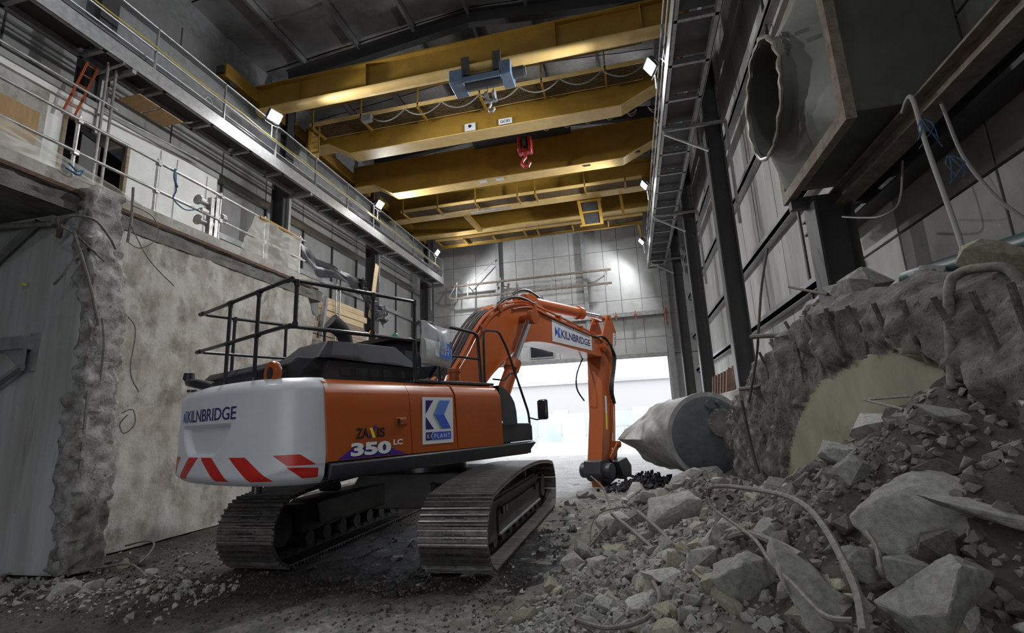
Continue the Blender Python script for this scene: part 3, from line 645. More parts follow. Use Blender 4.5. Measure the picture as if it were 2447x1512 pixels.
# signs on cranes
def text2d(s,size=1.0,off=0.0,sp=1.0,shear=0.0):
    c=bpy.data.curves.new('t','FONT'); c.body=s; c.size=size; c.offset=off; c.space_character=sp; c.shear=shear; c.resolution_u=3
    o=bpy.data.objects.new('t',c); COL.objects.link(o); bpy.context.view_layer.update()
    me=bpy.data.meshes.new_from_object(o.evaluated_get(bpy.context.evaluated_depsgraph_get()))
    V=[(v.co.x,v.co.y) for v in me.vertices]; F=[tuple(p.vertices) for p in me.polygons]
    bpy.data.objects.remove(o); bpy.data.curves.remove(c); bpy.data.meshes.remove(me)
    x0=min(v[0] for v in V);x1=max(v[0] for v in V);y0=min(v[1] for v in V);y1=max(v[1] for v in V)
    return V,F,(x0,x1,y0,y1)
def fit_text(mb,s,fn,u0,u1,v0,v1,off=0.0,sp=1.0,shear=0.0):
    """text scaled into the rectangle u0..u1, v0..v1 and mapped through fn(u,v)"""
    V,F,(x0,x1,y0,y1)=text2d(s,1.0,off,sp,shear)
    P=[fn(u0+(x-x0)/(x1-x0)*(u1-u0),v0+(y-y0)/(y1-y0)*(v1-v0)) for x,y in V]
    mb.add(P,F); return mb
def crane_sign(t,x0,x1,z0,z1,y,txt,name='name_plate'):
    MB().box(x0,x1,y,y+.01,z0,z1).build(name,M_['signw'],t)
    fit_text(MB(),txt,lambda u,v:(u,y-.004,v),x0+.06,x1-.06,z0+.05,z1-.05,.01).build('lettering',M_['blackp'],t,smooth=False)
crane_sign(cb,-3.02,-2.62,10.04,10.22,12.6,'GC02')
MB().box(-4.05,-3.72,12.6,12.61,10.02,10.26).build('name_plate',M_['signw'],cb); MB().lathe([(.03,0),(.05,0),(.05,.004),(.03,.004)],(-3.89,12.594,10.17),'y',16).build('ring_symbol',M_['blackp'],cb)
for x in(-.75,.9): MB().box(x-.12,x+.12,15.6,15.68,9.96 if x<0 else 10.16,9.975 if x<0 else 10.19).build('flange_slot',M_['blackp'],cb)
for x in(-4.4,-3.8): MB().box(x-.13,x+.13,15.55,15.74,9.962,9.972).build('label_plate',M_['signw'],cb)

# ================================================================== DUCT on the right
du=thing('ventilation_duct','large olive grey duct with a torn round mouth jutting from the right wall','duct',(0,0,0))
Y0,Y1,Z0,Z1=4.62,6.42,4.2,5.95
MB().box(2.14,XR-.02,Y0+.05,Y1-.05,Z0+.05,Z1-.05).build('box_section',M_['duct'],du,bevel=.01)
fm=MB()
for a,b,c,d in((Y0-.06,Y1+.06,Z0-.07,Z0+.06),(Y0-.06,Y1+.06,Z1-.06,Z1+.07)): fm.box(2.07,2.16,a,b,c,d)
for a,b,c,d in((Y0-.06,Y0+.06,Z0,Z1),(Y1-.06,Y1+.06,Z0,Z1)): fm.box(2.07,2.16,a,b,c+.06,d-.06)
fm.build('flange_frame',M_['flange'],du)
cyy,czz,RR=5.62,5.1,.63
tr=MB(); NT=48
def sqr(a):
    c,s=math.cos(a),math.sin(a); m=max(abs(c),abs(s)); return (cyy+.0+(Y1-Y0)/2*c/m*.96-(cyy-(Y0+Y1)/2), (Z0+Z1)/2+(Z1-Z0)/2*s/m*.96)
rings=[]
for f,x in((0,2.1),(.5,2.0),(1,1.88),(1,1.76)):
    for k in range(NT):
        a=2*math.pi*k/NT; q=sqr(a); c=(cyy+RR*math.cos(a),czz+RR*math.sin(a))
        jag=0
        if x==1.76: jag=.06*fbm((math.cos(a)*2,math.sin(a)*2,1),2,3)
        dent=.05*fbm((math.cos(a),math.sin(a),f*2),1.5,2)
        tr.v.append((x+jag,lerp(q[0],c[0],f)+dent,lerp(q[1],c[1],f)+dent))
for i in range(3):
    for k in range(NT): tr.f.append((i*NT+k,(i+1)*NT+k,(i+1)*NT+(k+1)%NT,i*NT+(k+1)%NT)); tr.mi.append(0)
tr.build('round_transition',M_['duct'],du,ang=50)
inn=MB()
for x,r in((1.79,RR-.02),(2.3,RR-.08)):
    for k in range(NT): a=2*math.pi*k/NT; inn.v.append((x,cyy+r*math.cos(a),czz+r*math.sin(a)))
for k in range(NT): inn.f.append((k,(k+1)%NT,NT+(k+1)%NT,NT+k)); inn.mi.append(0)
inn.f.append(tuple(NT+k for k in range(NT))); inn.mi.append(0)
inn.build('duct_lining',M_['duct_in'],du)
lip=MB(); pts=[(1.76+.03*fbm((math.cos(2*math.pi*k/60)*2,math.sin(2*math.pi*k/60)*2,1),2,3),cyy+(RR+.02)*math.cos(2*math.pi*k/60),czz+(RR+.02)*math.sin(2*math.pi*k/60)) for k in range(61)]
lip.tube(pts,[.022+.006*math.sin(k*1.7) for k in range(61)],6); lip.build('torn_lip',M_['torn'],du)
for i in range(7):
    y=4.96+.06*i; z=5.25+.035*random.uniform(-4,4); x=1.84+.03*i
    MB().obox((x-.02,y-.09,z),(.1,.006,.045),(0,random.uniform(-.5,.5),.5)).build('peeled_scrap',M_['torn'],du)
sb=thing('duct_support','pair of dark steel beams carrying the duct above the broken wall','support beams',(0,0,0))
MB().ibeam((2.62,-3,4.06),(2.62,7.3,4.06),.2,.2).build('beam',M_['flange'],sb); MB().ibeam((3.0,-3,4.06),(3.0,7.5,4.06),.22,.22).build('beam',M_['dark_steel'],sb)
MB().bar((2.1,6.35,4.08),(3.1,6.35,4.08),.1,.14).build('cross_beam',M_['dark_steel'],sb)
# ================================================================== EXCAVATOR
EX=thing('excavator','orange and white tracked excavator standing on the wet hall floor','excavator',(-3.35,7.95,0))
HM=Matrix.Rotation(rad(-24.5),4,'Z')
def H(mb,name,mat,par=EX,**k):
    return mb.build(name,mat,par,M=HM if par is EX else None,**k)
# ---- tracks
RT=.40; YC=2.05; ZC=.425
path=[]
for k in range(41): path.append((lerp(-YC,YC,k/40),ZC-RT))
for k in range(1,25): a=-math.pi/2+math.pi*k/24; path.append((YC+RT*math.cos(a),ZC+RT*math.sin(a)))
for k in range(1,41):
    y=lerp(YC,-YC,k/40); path.append((y,ZC+RT+.125*math.cos(y/YC*math.pi/2)**.8 if abs(y)<YC-.001 else ZC+RT))
for k in range(1,24): a=math.pi/2+math.pi*k/24; path.append((-YC+RT*math.cos(a),ZC+RT*math.sin(a)))
PL=[0]
for i in range(len(path)): p,q=path[i],path[(i+1)%len(path)]; PL.append(PL[-1]+math.hypot(q[0]-p[0],q[1]-p[1]))
def on_path(s):
    s%=PL[-1]
    for i in range(len(path)):
        if s<=PL[i+1]:
            p,q=path[i],path[(i+1)%len(path)]; t=(s-PL[i])/(PL[i+1]-PL[i]+1e-9); return lerp(p[0],q[0],t),lerp(p[1],q[1],t)
NS=50; pitch_=PL[-1]/NS
sh=MB(); W2=.4
def prof_shoe(h): return [(-pitch_/2+.004,-.012),(pitch_/2-.002,-.012),(pitch_/2-.002,.006),(.083,.008),(.079,h),(.065,h),(.06,.008),(.012,.008),(.007,h),(-.007,h),(-.012,.008),(-.06,.008),(-.065,h),(-.079,h),(-.083,.008),(-pitch_/2+.004,.006)]
sh.prism(prof_shoe(.04),-W2,W2,'x')
for x in(-.13,.13):
    for y in(-.037,.037): sh.cyl((x,y,.004),(x,y,.024),.014,n=6)
sh.cur=1
for x in(-.06,.06): sh.box(x-.05,x+.05,-.03,.03,.0081,.0095)
sh.cur=2
for y in(-.072,0,.072): sh.box(-W2+.002,W2-.002,y-.0075,y+.0075,.0395,.0425)
shoe_me=sh.mesh('track_shoe',[M_['track'],M_['rubber'],M_['track_edge']],ang=25)
link_me=MB().box(-.13,-.09,-pitch_*.55,pitch_*.55,-.1,-.012).box(.09,.13,-pitch_*.55,pitch_*.55,-.1,-.012).cyl((-.14,0,-.055),(.14,0,-.055),.03,n=8).mesh('track_link',M_['track_frame'])
def disc_teeth(x0,x1,y,z,r,n,teeth):
    P=[]
    for k in range(n*2): a=math.pi*k/n; rr=r if k%2==0 else r-(.035 if teeth else 0); P.append((y+rr*math.cos(a),z+rr*math.sin(a)))
    return MB().prism(P,x0,x1,'x')
for sx in(-1,1):
    cx=sx*1.325
    tk=empty('crawler_track'); tk.parent=EX; tk.location=(cx,0,0)
    for k in range(NS):
        y,z=on_path(k*pitch_); y2,z2=on_path(k*pitch_+.05); y1,z1=on_path(k*pitch_-.05)
        d=Vector((0,y2-y1,z2-z1)).normalized(); nrm=Vector((0,d.z,-d.y)); xax=d.cross(nrm)
        M=Matrix(((xax.x,d.x,nrm.x,0),(xax.y,d.y,nrm.y,y),(xax.z,d.z,nrm.z,z),(0,0,0,1)))
        inst('track_shoe',shoe_me,tk,M); inst('track_link',link_me,tk,M)
    fr=MB()
    fr.prism([(-1.62,.3),(-1.55,.62),(-1.35,.7),(1.45,.7),(1.62,.6),(1.65,.36),(1.5,.27),(-1.5,.27)],cx-.17,cx+.17,'x')
    fr.prism([(-1.6,.58),(1.6,.58),(1.6,.66),(-1.6,.66)],cx-.2,cx+.2,'x')
    fr.prism([(-1.75,.2),(-1.85,.45),(-1.7,.66),(-1.4,.66),(-1.4,.2)],cx+sx*.1,cx+sx*.21,'x')
    fo=fr.build('track_frame',M_['track_frame'],EX,bevel=.015)
    MB().box(cx+sx*.12,cx+sx*.22,-1.35,1.55,.24,.52).build('track_guard',M_['track_frame'],fo,bevel=.015)
    MB().box(cx+sx*.12,cx+sx*.245,-1.35,1.55,.225,.25).build('guard_lip',M_['steel_grey'],fo)
    for y in(-1.15,-1.0,1.15,1.3): MB().box(cx+sx*.21,cx+sx*.25,y-.05,y+.05,.46,.55).build('step_block',M_['black'],fo)
    for k in range(8): y=-1.45+k*.41; MB().cyl((cx-.2,y,.2),(cx+.2,y,.2),.1,n=14).build('bottom_roller',M_['track_frame'],fo)
    for y in(-.7,.75): MB().cyl((cx-.15,y,.78),(cx+.15,y,.78),.07,n=12).build('carrier_roller',M_['track_frame'],fo)
    so=disc_teeth(cx-.05,cx+.05,-YC,ZC,.345,21,True).build('sprocket',M_['track_frame'],EX)
    MB().cyl((cx-sx*.2,-YC,ZC),(cx+sx*.2,-YC,ZC),.2,n=24).cyl((cx+sx*.2,-YC,ZC),(cx+sx*.24,-YC,ZC),.15,n=24).build('final_drive',M_['track_frame'],so)
    io=MB().cyl((cx-.06,YC,ZC),(cx+.06,YC,ZC),.32,n=32).cyl((cx-.14,YC,ZC),(cx+.14,YC,ZC),.24,n=24).build('idler',M_['track_frame'],EX)
    MB().cyl((cx+sx*.14,YC,ZC),(cx+sx*.21,YC,ZC),.2,n=28).build('idler_cap',M_['track'],io)
cbm=MB().prism([(-1.05,.55),(-.8,.95),(.8,.95),(1.05,.55),(.6,.45),(-.6,.45)],-.75,.75,'y')
for sx in(-1,1):
    for sy in(-1,1): cbm.bar((sx*.4,sy*.5,.7),(sx*1.2,sy*1.2,.5),.42,.3)
cbm.build('car_body',M_['track_frame'],EX,bevel=.02)
sr=MB().lathe([(.62,.93),(.66,.95),(.66,1.16),(.6,1.18)],(0,0,0),'z',48).build('swing_ring',M_['black'],EX)
# ---- upper structure
pf=MB().prism([(-1.45,-2.6),(1.45,-2.6),(1.45,.85),(.55,1.15),(-.5,1.25),(-1.45,1.25)],1.13,1.3,'z')
pf.box(-.7,.7,-2.3,.9,1.05,1.14)
H(pf,'main_frame',M_['skirt'],bevel=.015)
sk=MB(); P0=[(1.5,-2.74),(1.5,.98)]
sk.add([(1.46,-2.74,1.12),(1.5,-2.74,1.17),(1.52,-2.74,1.28),(1.46,-2.74,1.31),(1.46,.72,1.13),(1.5,.80,1.16),(1.52,.98,1.30),(1.46,.98,1.335)],[(0,4,5,1),(1,5,6,2),(2,6,7,3),(3,7,4,0),(0,1,2,3),(4,7,6,5)])
sk.box(1.2,1.47,-2.7,.9,1.14,1.31)
H(sk,'side_skirt',M_['skirt'],bevel=.01)
core=MB().box(-1.42,1.4,-2.72,.1,1.3,2.12).box(.55,1.4,.1,.45,1.3,1.62); H(core,'engine_compartment',M_['black_matt'])
sec=[(1.495,1.315),(1.497,1.6),(1.492,2.03),(1.47,2.075),(1.42,2.15),(1.34,2.19),(1.22,2.205),(.95,2.21)]
def side_panel(u0,u1,mat,s=1,lean=0.0):
    m=MB()
    def fn(a,b):
        i=b*(len(sec)-1); k=min(int(i),len(sec)-2); t=i-k; r=lerp(sec[k][0],sec[k+1][0],t); z=lerp(sec[k][1],sec[k+1][1],t)
        return (s*r,lerp(u0,u1,a)-lean*(z-1.3),z)
    m.grid((lambda a,b:fn(a,b)) if s>0 else (lambda a,b:fn(1-a,b)),10,21)
    n=11
    # returns (edges turned in)
    for a in(0,1):
        q=[fn(a,j/21) for j in range(22)]; q2=[(s*(abs(x)-.03),y,z-.02) for x,y,z in q]
        m.add(q+q2,[(j,j+1,22+j+1,22+j) for j in range(21)])
    return H(m,'side_panel',mat,ang=30)
p1=side_panel(-2.765,-1.625,M_['orange'],1,.07); p2=side_panel(-1.61,-.825,M_['orange'],1,.08); p3=side_panel(-.81,.16,M_['orange'],1,.05)
for a,b in((-2.765,-1.6),(-1.585,-.3)): side_panel(a,b,M_['orange'],-1)
def PS(off): return lambda u,v:(1.497+off,u,v)
MB().box(1.49,1.512,-1.88,-1.72,1.65,1.75).box(1.5,1.52,-1.83,-1.73,1.665,1.735).build('latch_recess',M_['orange_d'],p1,bevel=.006)
MB().box(1.512,1.525,-1.865,-1.835,1.665,1.735).build('latch_handle',M_['blackp'],p1)
# ZAXIS 350LC
def flat(pts,name,mat,par,off,f=PS): return MB().add([f(off)(*p) for p in pts],[tuple(range(len(pts)))]).build(name,mat,par,smooth=False)
def words(s,name,mat,par,off,u0,u1,v0,v1,bold=.0,sp=1.0,shear=0,f=PS): return fit_text(MB(),s,f(off),u0,u1,v0,v1,bold,sp,shear).build(name,mat,par,smooth=False)
flat([(-2.66,1.325),(-1.72,1.325),(-2.0,1.42),(-2.46,1.44)],'purple_wedge',M_['purple'],p1,.004)
words('ZA','model_lettering',M_['blackp'],p1,.006,-2.44,-2.265,1.53,1.645,.035)
words('IS','model_lettering',M_['blackp'],p1,.006,-2.155,-2.04,1.535,1.645,.035)
flat([(-2.27,1.535),(-2.235,1.535),(-2.15,1.67),(-2.19,1.67)],'model_lettering',M_['purple'],p1,.006)
flat([(-2.26,1.645),(-2.22,1.645),(-2.175,1.535),(-2.215,1.535)],'model_lettering',M_['yellowp'],p1,.007)
words('350','shadow_lettering',M_['blackp'],p1,.006,-2.485,-1.935,1.335,1.475,.05)
words('350','model_lettering',M_['whitep'],p1,.009,-2.5,-1.95,1.345,1.49,.05)
words('LC','model_lettering',M_['whitep'],p1,.009,-1.92,-1.78,1.435,1.5,.035)
# big K sign
flat([(-1.46,1.41),(-.91,1.41),(-.91,2.0),(-1.46,2.0)],'logo_sign',M_['whitep'],p2,.004)
def KU(a,b): return (-1.46+.55*a,1.41+.59*b)
def kpoly(pts,name,mat,off=.007): flat([KU(*p) for p in pts],name,mat,p2,off)
kpoly([(.1,.93),(.34,.93),(.1,.64)],'logo_shape',M_['navy']); kpoly([(.1,.58),(.36,.31),(.1,.31)],'logo_shape',M_['navy'])
kpoly([(.52,.93),(.9,.93),(.69,.62),(.33,.62)],'logo_shape',M_['blue2']); kpoly([(.33,.62),(.69,.62),(.92,.31),(.58,.31)],'logo_shape',M_['blue'])
kpoly([(.52,.93),(.55,.93),(.36,.62),(.33,.62)],'logo_shape',M_['green'],.009); kpoly([(.33,.62),(.36,.62),(.61,.31),(.58,.31)],'logo_shape',M_['green'],.009)
kpoly([(.1,.08),(.32,.08),(.24,.165),(.32,.25),(.1,.25)],'logo_shape',M_['navy']); kpoly([(.34,.08),(.92,.08),(.92,.25),(.34,.25),(.265,.165)],'logo_shape',M_['blue'])
words('K','logo_lettering',M_['whitep'],p2,.010,*[KU(.14,0)[0],KU(.21,0)[0]],KU(0,.12)[1],KU(0,.21)[1],.01)
words('PLANT','logo_lettering',M_['whitep'],p2,.010,KU(.36,0)[0],KU(.88,0)[0],KU(0,.12)[1],KU(0,.21)[1],.01,1.35)
# front lower box and curved tank cover
tcv=MB(); NU=14
tp=[(.165,2.2),(.25,2.185),(.34,2.13),(.42,2.05),(.48,1.94),(.52,1.8),(.53,1.66)]
def tcf(a,b):
    i=a*(len(tp)-1);k=min(int(i),len(tp)-2);t=i-k
    return (lerp(1.49-.06*sstep(1.9,2.25,lerp(tp[k][1],tp[k+1][1],t)),.7,b),lerp(tp[k][0],tp[k+1][0],t),lerp(tp[k][1],tp[k+1][1],t))
tcv.grid(lambda a,b:tcf(a,1-b),18,3)
tcv.add([(1.492,.165,1.6)]+[tcf(i/18,0) for i in range(19)]+[(1.492,.53,1.6)],[tuple(range(20,-1,-1))])
H(tcv,'tank_cover',M_['skirt'],ang=30)
H(MB().prism([(.165,1.33),(.95,1.34),(.95,1.56),(.9,1.61),(.165,1.63)],.7,1.475,'x'),'toolbox_step',M_['skirt'],bevel=.015)
# ---- counterweight
half=[(0,-3.43),(.4,-3.415),(.8,-3.36),(1.1,-3.26),(1.32,-3.1),(1.43,-2.93),(1.465,-2.775)]
cwp=[Vector((-r,u)) for r,u in half[::-1]]+[Vector((r,u)) for r,u in half[1:]]
cwp=[Vector((p.x,p.y)) for p in smooth_pts([(p.x,p.y,0) for p in cwp],8)]
cs_=[0]
for a,b in zip(cwp,cwp[1:]): cs_.append(cs_[-1]+(b-a).length)
mid_=cs_[-1]/2; cs_=[c-mid_ for c in cs_]
def cw_plan(s):
    for i in range(len(cs_)-1):
        if s<=cs_[i+1] or i==len(cs_)-2:
            t=(s-cs_[i])/(cs_[i+1]-cs_[i]); p=cwp[i].lerp(cwp[i+1],t); d=(cwp[i+1]-cwp[i]).normalized(); return p,Vector((d.y,-d.x))
SM=-cs_[0]
def cw_s(s,z,off=0.0):
    p,n=cw_plan(max(-SM,min(SM,s)))
    ins=0.0
    ins+=.16*max(0,(z-2.07)/.14)**2.2*1.0 if z>2.07 else 0           # rounded top edge
    ins+=.10*max(0,(1.2-z)/.1)**2 if z<1.2 else 0                    # rounded bottom
    asx=abs(s)
    zr=interp(asx,[(0.8,1.0),(.91,1.12),(1.19,1.22),(1.63,1.31),(1.9,1.32)])
    if asx>.85 and z<zr: ins+=.35*min(zr-z,.03)+.12*(zr-z)
    # facet crease and recess on the rear
    w=interp(z,[(1.4,.3),(1.55,.5),(1.73,.62)])
    if 1.38<z<1.76:
        rc=sstep(w+.03,w-.05,asx)*sstep(1.385,1.45,z)*sstep(1.755,1.715,z); ins+=.075*rc
    q=p+n*(off-ins); return (q.x,q.y,z)
cwm=MB()
zl=[1.1,1.11,1.125,1.15,1.18,1.2]+[1.2+.02*k for k in range(1,44)]+[2.075,2.1,2.13,2.16,2.185,2.2,2.21]
ns=150
for z in zl:
    for k in range(ns+1): cwm.v.append(cw_s(lerp(-SM,SM,k/ns),z))
for j in range(len(zl)-1):
    for k in range(ns): cwm.f.append((j*(ns+1)+k,j*(ns+1)+k+1,(j+1)*(ns+1)+k+1,(j+1)*(ns+1)+k)); cwm.mi.append(0)
b0=0; t0=(len(zl)-1)*(ns+1)
cwm.f.append(tuple(range(ns,-1,-1))); cwm.mi.append(0); cwm.f.append(tuple(t0+k for k in range(ns+1))); cwm.mi.append(0)
cwm.box(-1.36,1.36,-2.8,-2.775,1.2,2.08)
CW=H(cwm,'counterweight',M_['white'],ang=24)
def CS(off): return lambda s,z:cw_s(s,z,off)
def strip(name,mat,par,pts,n=8,off=.003):
    """quad decal (4 corners in s,z) draped on the counterweight"""
    a,b,c,d=pts; m=MB()
    m.grid(lambda u,v:cw_s(lerp(lerp(a[0],b[0],u),lerp(d[0],c[0],u),v),lerp(lerp(a[1],b[1],u),lerp(d[1],c[1],u),v),off),n,n)
    return m.build(name,mat,par,ang=60)
SZ0,SZ1=1.155,1.40
for sgn in(1,-1):
    for bl,br,tl,tr_ in((.39,.64,.03,.30),(.97,1.23,.64,.90)):
        q=[(sgn*bl,SZ0),(sgn*br,SZ0),(sgn*tr_,SZ1),(sgn*tl,SZ1)]
        if sgn<0: q=[q[1],q[0],q[3],q[2]]
        strip('warning_stripe',M_['red'],CW,q,10)
    q=[(sgn*1.53,1.17),(sgn*1.69,1.17),(sgn*1.69,1.265),(sgn*1.37,1.29)]; q2=[(sgn*1.385,1.3),(sgn*1.66,1.3),(sgn*1.5,1.41),(sgn*1.23,1.41)]
    for q in(q,q2):
        if sgn<0: q=[q[1],q[0],q[3],q[2]]
        strip('warning_stripe',M_['red'],CW,q,10)
fit_text(MB(),'KILNBRIDGE',CS(.004),-.48,.72,1.795,1.935,.012,.96).build('company_lettering',M_['navy'],CW,smooth=False)
for pts,m in (([(-.66,1.795),(-.60,1.865),(-.66,1.935)][::1],M_['navy']),([(-.58,1.935),(-.5,1.935),(-.545,1.865),(-.62,1.865)],M_['blue2']),([(-.62,1.865),(-.545,1.865),(-.5,1.795),(-.58,1.795)],M_['blue'])):
    MB().add([cw_s(s,z,.004) for s,z in pts],[tuple(range(len(pts)))][:]).build('company_logo',m,CW,smooth=False)
H(MB().cyl((.9,-3.2,1.1),(.9,-3.2,1.03),.05,n=12),'drain_plug',M_['black']); 
H(MB().cyl((-1.0,-3.2,2.2),(-1.0,-3.2,2.23),.06,n=12),'camera_mount',M_['black'])
H(MB().tube([(-.35,-3.2,2.22),(-.55,-3.3,2.27),(-.75,-3.33,2.3),(-.9,-3.3,2.36)],[.06,.06,.05,.035],10).lathe([(.05,0),(.07,.03),(.06,.1)],(-.86,-3.3,2.33),'z',12),'rear_camera',M_['black'])
oring=MB(); 
ax=(Vector((0,-1,0)),Vector((1,0,0)),Vector((0,0,1)))
oring.lathe([(.07,0),(.13,0),(.14,.02),(.14,.05),(.13,.07),(.07,.07)],(.93,-3.08,2.27),ax,28)
og=H(oring,'hose_reel',M_['orange']); MB().lathe([(.0001,.0),(.072,.0),(.072,.072),(.03,.085),(.0001,.085)],(.93,-3.08,2.27),ax,18).build('reel_hub',M_['blackp'],og)
# ---- engine hood
hd=MB()
hd.prism([(-2.98,2.19),(-2.97,2.38),(-2.88,2.47),(-1.12,2.5),(-1.1,2.19)],-1.3,1.02,'x')
hood=H(hd,'engine_hood',M_['black_matt'],bevel=.02)
def loft(m,r0,r1):
    n=len(r0); m.add(r0+r1,[(i,(i+1)%n,n+(i+1)%n,n+i) for i in range(n)]+[tuple(range(n,2*n))]); return m
bs=[(.0,-2.68,2.43),(1.06,-2.68,2.47),(1.12,-2.52,2.47),(1.12,-1.16,2.42),(1.0,-1.08,2.43),(.0,-1.08,2.43)]
tp2=[(.3,-2.47,2.70),(.9,-2.45,2.71),(.95,-2.4,2.71),(.95,-1.45,2.71),(.9,-1.4,2.71),(.3,-1.4,2.70)]
loft(MB(),bs,tp2).build('hood_bulge',M_['black_matt'],hood,ang=20,bevel=.015)
MB().prism([(-2.62,2.2),(-2.55,2.44),(-1.16,2.42),(-1.13,2.2)],1.0,1.1,'x').build('louvre_panel',M_['black_matt'],hood,bevel=.01)
for k in range(5): u=-2.38+k*.21; MB().prism([(u,2.27),(u+.14,2.27),(u+.12,2.37),(u-.02,2.37)],1.095,1.104,'x').build('louvre',M_['black'],hood)
for k in range(4): MB().box(.2+k*.06,.23+k*.06,-2.985,-2.955,2.26,2.36).build('vent_slot',M_['blackp'],hood)
MB().box(-1.25,.95,-2.985,-2.975,2.36,2.37).build('hood_seam',M_['black'],hood)
ep=MB()
pts=smooth_pts([(.6,-1.98,2.62),(.6,-1.99,2.78),(.6,-2.06,2.92),(.59,-2.22,3.02)],5)
ep.sweep(pts,[.09]*6+[.09+.0035*i for i in range(len(pts)-6)],20)
H(ep,'exhaust_pipe',M_['black_matt'],ang=50)
MB().cyl((.59,-2.2,3.005),(.589,-2.226,3.022),.108,n=18).build('exhaust_mouth',M_['rubber'],[c for c in EX.children if c.name.startswith('exhaust_pipe')][0])
# ---- guard rails on top
def rail(pts,r=.024,sub=0,name='guard_rail'): return H(MB().tube(pts,r,8,sub),name,M_['black'])
def corner(P,d=.1):
    out=[P[0]]
    for a,b,c in zip(P,P[1:],P[2:]):
        a,b,c=Vector(a),Vector(b),Vector(c); out+= [b+(a-b).normalized()*d, b+((a-b).normalized()+(c-b).normalized())*d*.29, b+(c-b).normalized()*d]
    out.append(P[-1]); return out
rail(corner([(-.95,-2.0,3.24),(-.95,-3.18,3.24),(1.32,-3.18,3.25),(1.32,-1.43,3.29)],.09))
rail([(-.95,-2.0,3.24),(-.95,-1.3,3.24)])
rail(corner([(-.95,-1.9,2.73),(-.95,-3.18,2.73),(1.32,-3.18,2.74),(1.32,-1.43,2.76)],.09))
def post(x,y,z0,z1): 
    H(MB().tube([(x,y,z0),(x,y,z1)],.023,8).cyl((x,y,z1-.05),(x,y,z1+.02),.03,n=10).cyl((x,y,z0),(x,y,z0+.05),.032,n=10),'rail_post',M_['black'])
for x in(-.09,.64): post(x,-3.18,2.2,3.24)
post(1.32,-3.1,2.74,3.24); post(1.32,-2.1,2.75,3.27); post(1.32,-1.43,2.2,3.29)
post(-.95,-2.75,2.43,3.24); post(-.95,-2.0,2.43,3.24); post(-.95,-1.35,2.43,3.24)
for x in(-.95,-.09,.64,1.32):
    for z in(2.73,3.245): H(MB().cyl((x-.05,-3.18,z),(x+.05,-3.18,z),.03,n=10),'rail_joint',M_['black'])
# ---- grab rails by the boom
G=1.3
rail(corner([(G-.02,-1.37,2.22),(G-.02,-1.39,3.04),(G-.02,-.98,3.04),(G-.02,-.93,2.22)],.1),.026,name='grab_rail')
rail(corner([(G,-.9,2.6),(G,-.88,3.03),(G,-.14,3.0),(G,-.08,2.2)],.09),.026,name='grab_rail'); rail([(G,-.88,2.61),(G,-.1,2.6)],.018,name='grab_rail')
rail(corner([(G,.0,2.2),(G,0,3.06),(G,.38,3.1),(G,.58,2.84),(G+.03,1.06,1.78),(G+.05,1.08,1.33)],.07),.02,name='grab_rail')
rail(corner([(G,.2,2.31),(G,.5,2.3),(G,.62,2.42),(G,.78,2.42)],.05),.015,name='mirror_arm')
rail([(G+.03,1.06,1.7),(G+.15,1.12,1.66),(1.6,1.15,1.67),(1.6,1.12,1.72)],.012,name='mirror_arm')
mi=H(MB().obox((1.6,1.1,1.82),(.24,.07,.33),(0,0,rad(-20))),'mirror',M_['black'],bevel=.04)
MB().obox((1.6-.01,1.062,1.82),(.19,.01,.28),(0,0,rad(-20))).build('mirror_glass',M_['glass'],mi)
H(MB().box(1.0,1.36,-1.42,-.86,2.2,2.235).box(1.0,1.36,-.8,.15,2.2,2.24),'deck_plate',M_['skirt'],bevel=.008)
H(MB().cyl((.95,-.3,2.2),(.95,-.3,2.42),.09,n=16).cyl((.95,-.3,2.42),(.95,-.3,2.47),.1,n=16),'fuel_cap',M_['orange_d'])
# ---- cab
cab=H(MB().prism([(-.35,1.3),(-.35,3.0),(-.28,3.1),(1.25,3.14),(1.45,3.05),(1.75,2.3),(1.8,1.3)],-1.45,-.45,'x'),'cab',M_['black_matt'],bevel=.03)
MB().box(-1.3,-.6,-.362,-.352,2.2,2.95).box(-.448,-.438,-.1,1.3,2.2,2.95).build('window_pane',M_['glass'],cab)
MB().prism([(-.45,3.1),(1.4,3.14),(1.4,3.2),(-.5,3.16)],-1.5,-.35,'x').build('roof_guard',M_['black'],cab)
for x,y,m in((-1.0,-.38,M_['amber']),(-.95,.1,M_['greenb'])):
    b=H(MB().lathe([(.05,0),(.055,.02),(.055,.1),(.04,.13),(.001,.135)],(x,y,3.22),'z',16),'beacon',m); MB().cyl((x,y,3.15),(x,y,3.23),.06,n=14).build('beacon_base',M_['black'],b)
H(MB().box(-.4,.5,-1.05,.2,2.1,2.35),'valve_cover',M_['black_matt'],bevel=.03)
# ---- boom
BT=[(.0,1.9),(.41,2.44),(.74,2.83),(1.11,3.33),(1.49,3.69),(2.04,3.97),(2.63,4.08),(3.26,3.99),(4.13,3.89),(5.1,3.77),(5.75,3.68),(5.98,3.6)]
BB=[(.55,1.75),(1.26,2.44),(1.63,2.72),(2.12,3.07),(2.49,3.26),(3.03,3.33),(3.7,3.33),(4.63,3.28),(5.45,3.23),(5.75,3.22),(5.98,3.3)]
def sm2(P,n=5): return [(q.x,q.y) for q in smooth_pts([(a,b,0) for a,b in P],n)]
ot=sm2(BT); ob=sm2(BB)
bm=MB().prism(ot+[(6.05,3.45)]+ob[::-1],-.28,.28,'x')
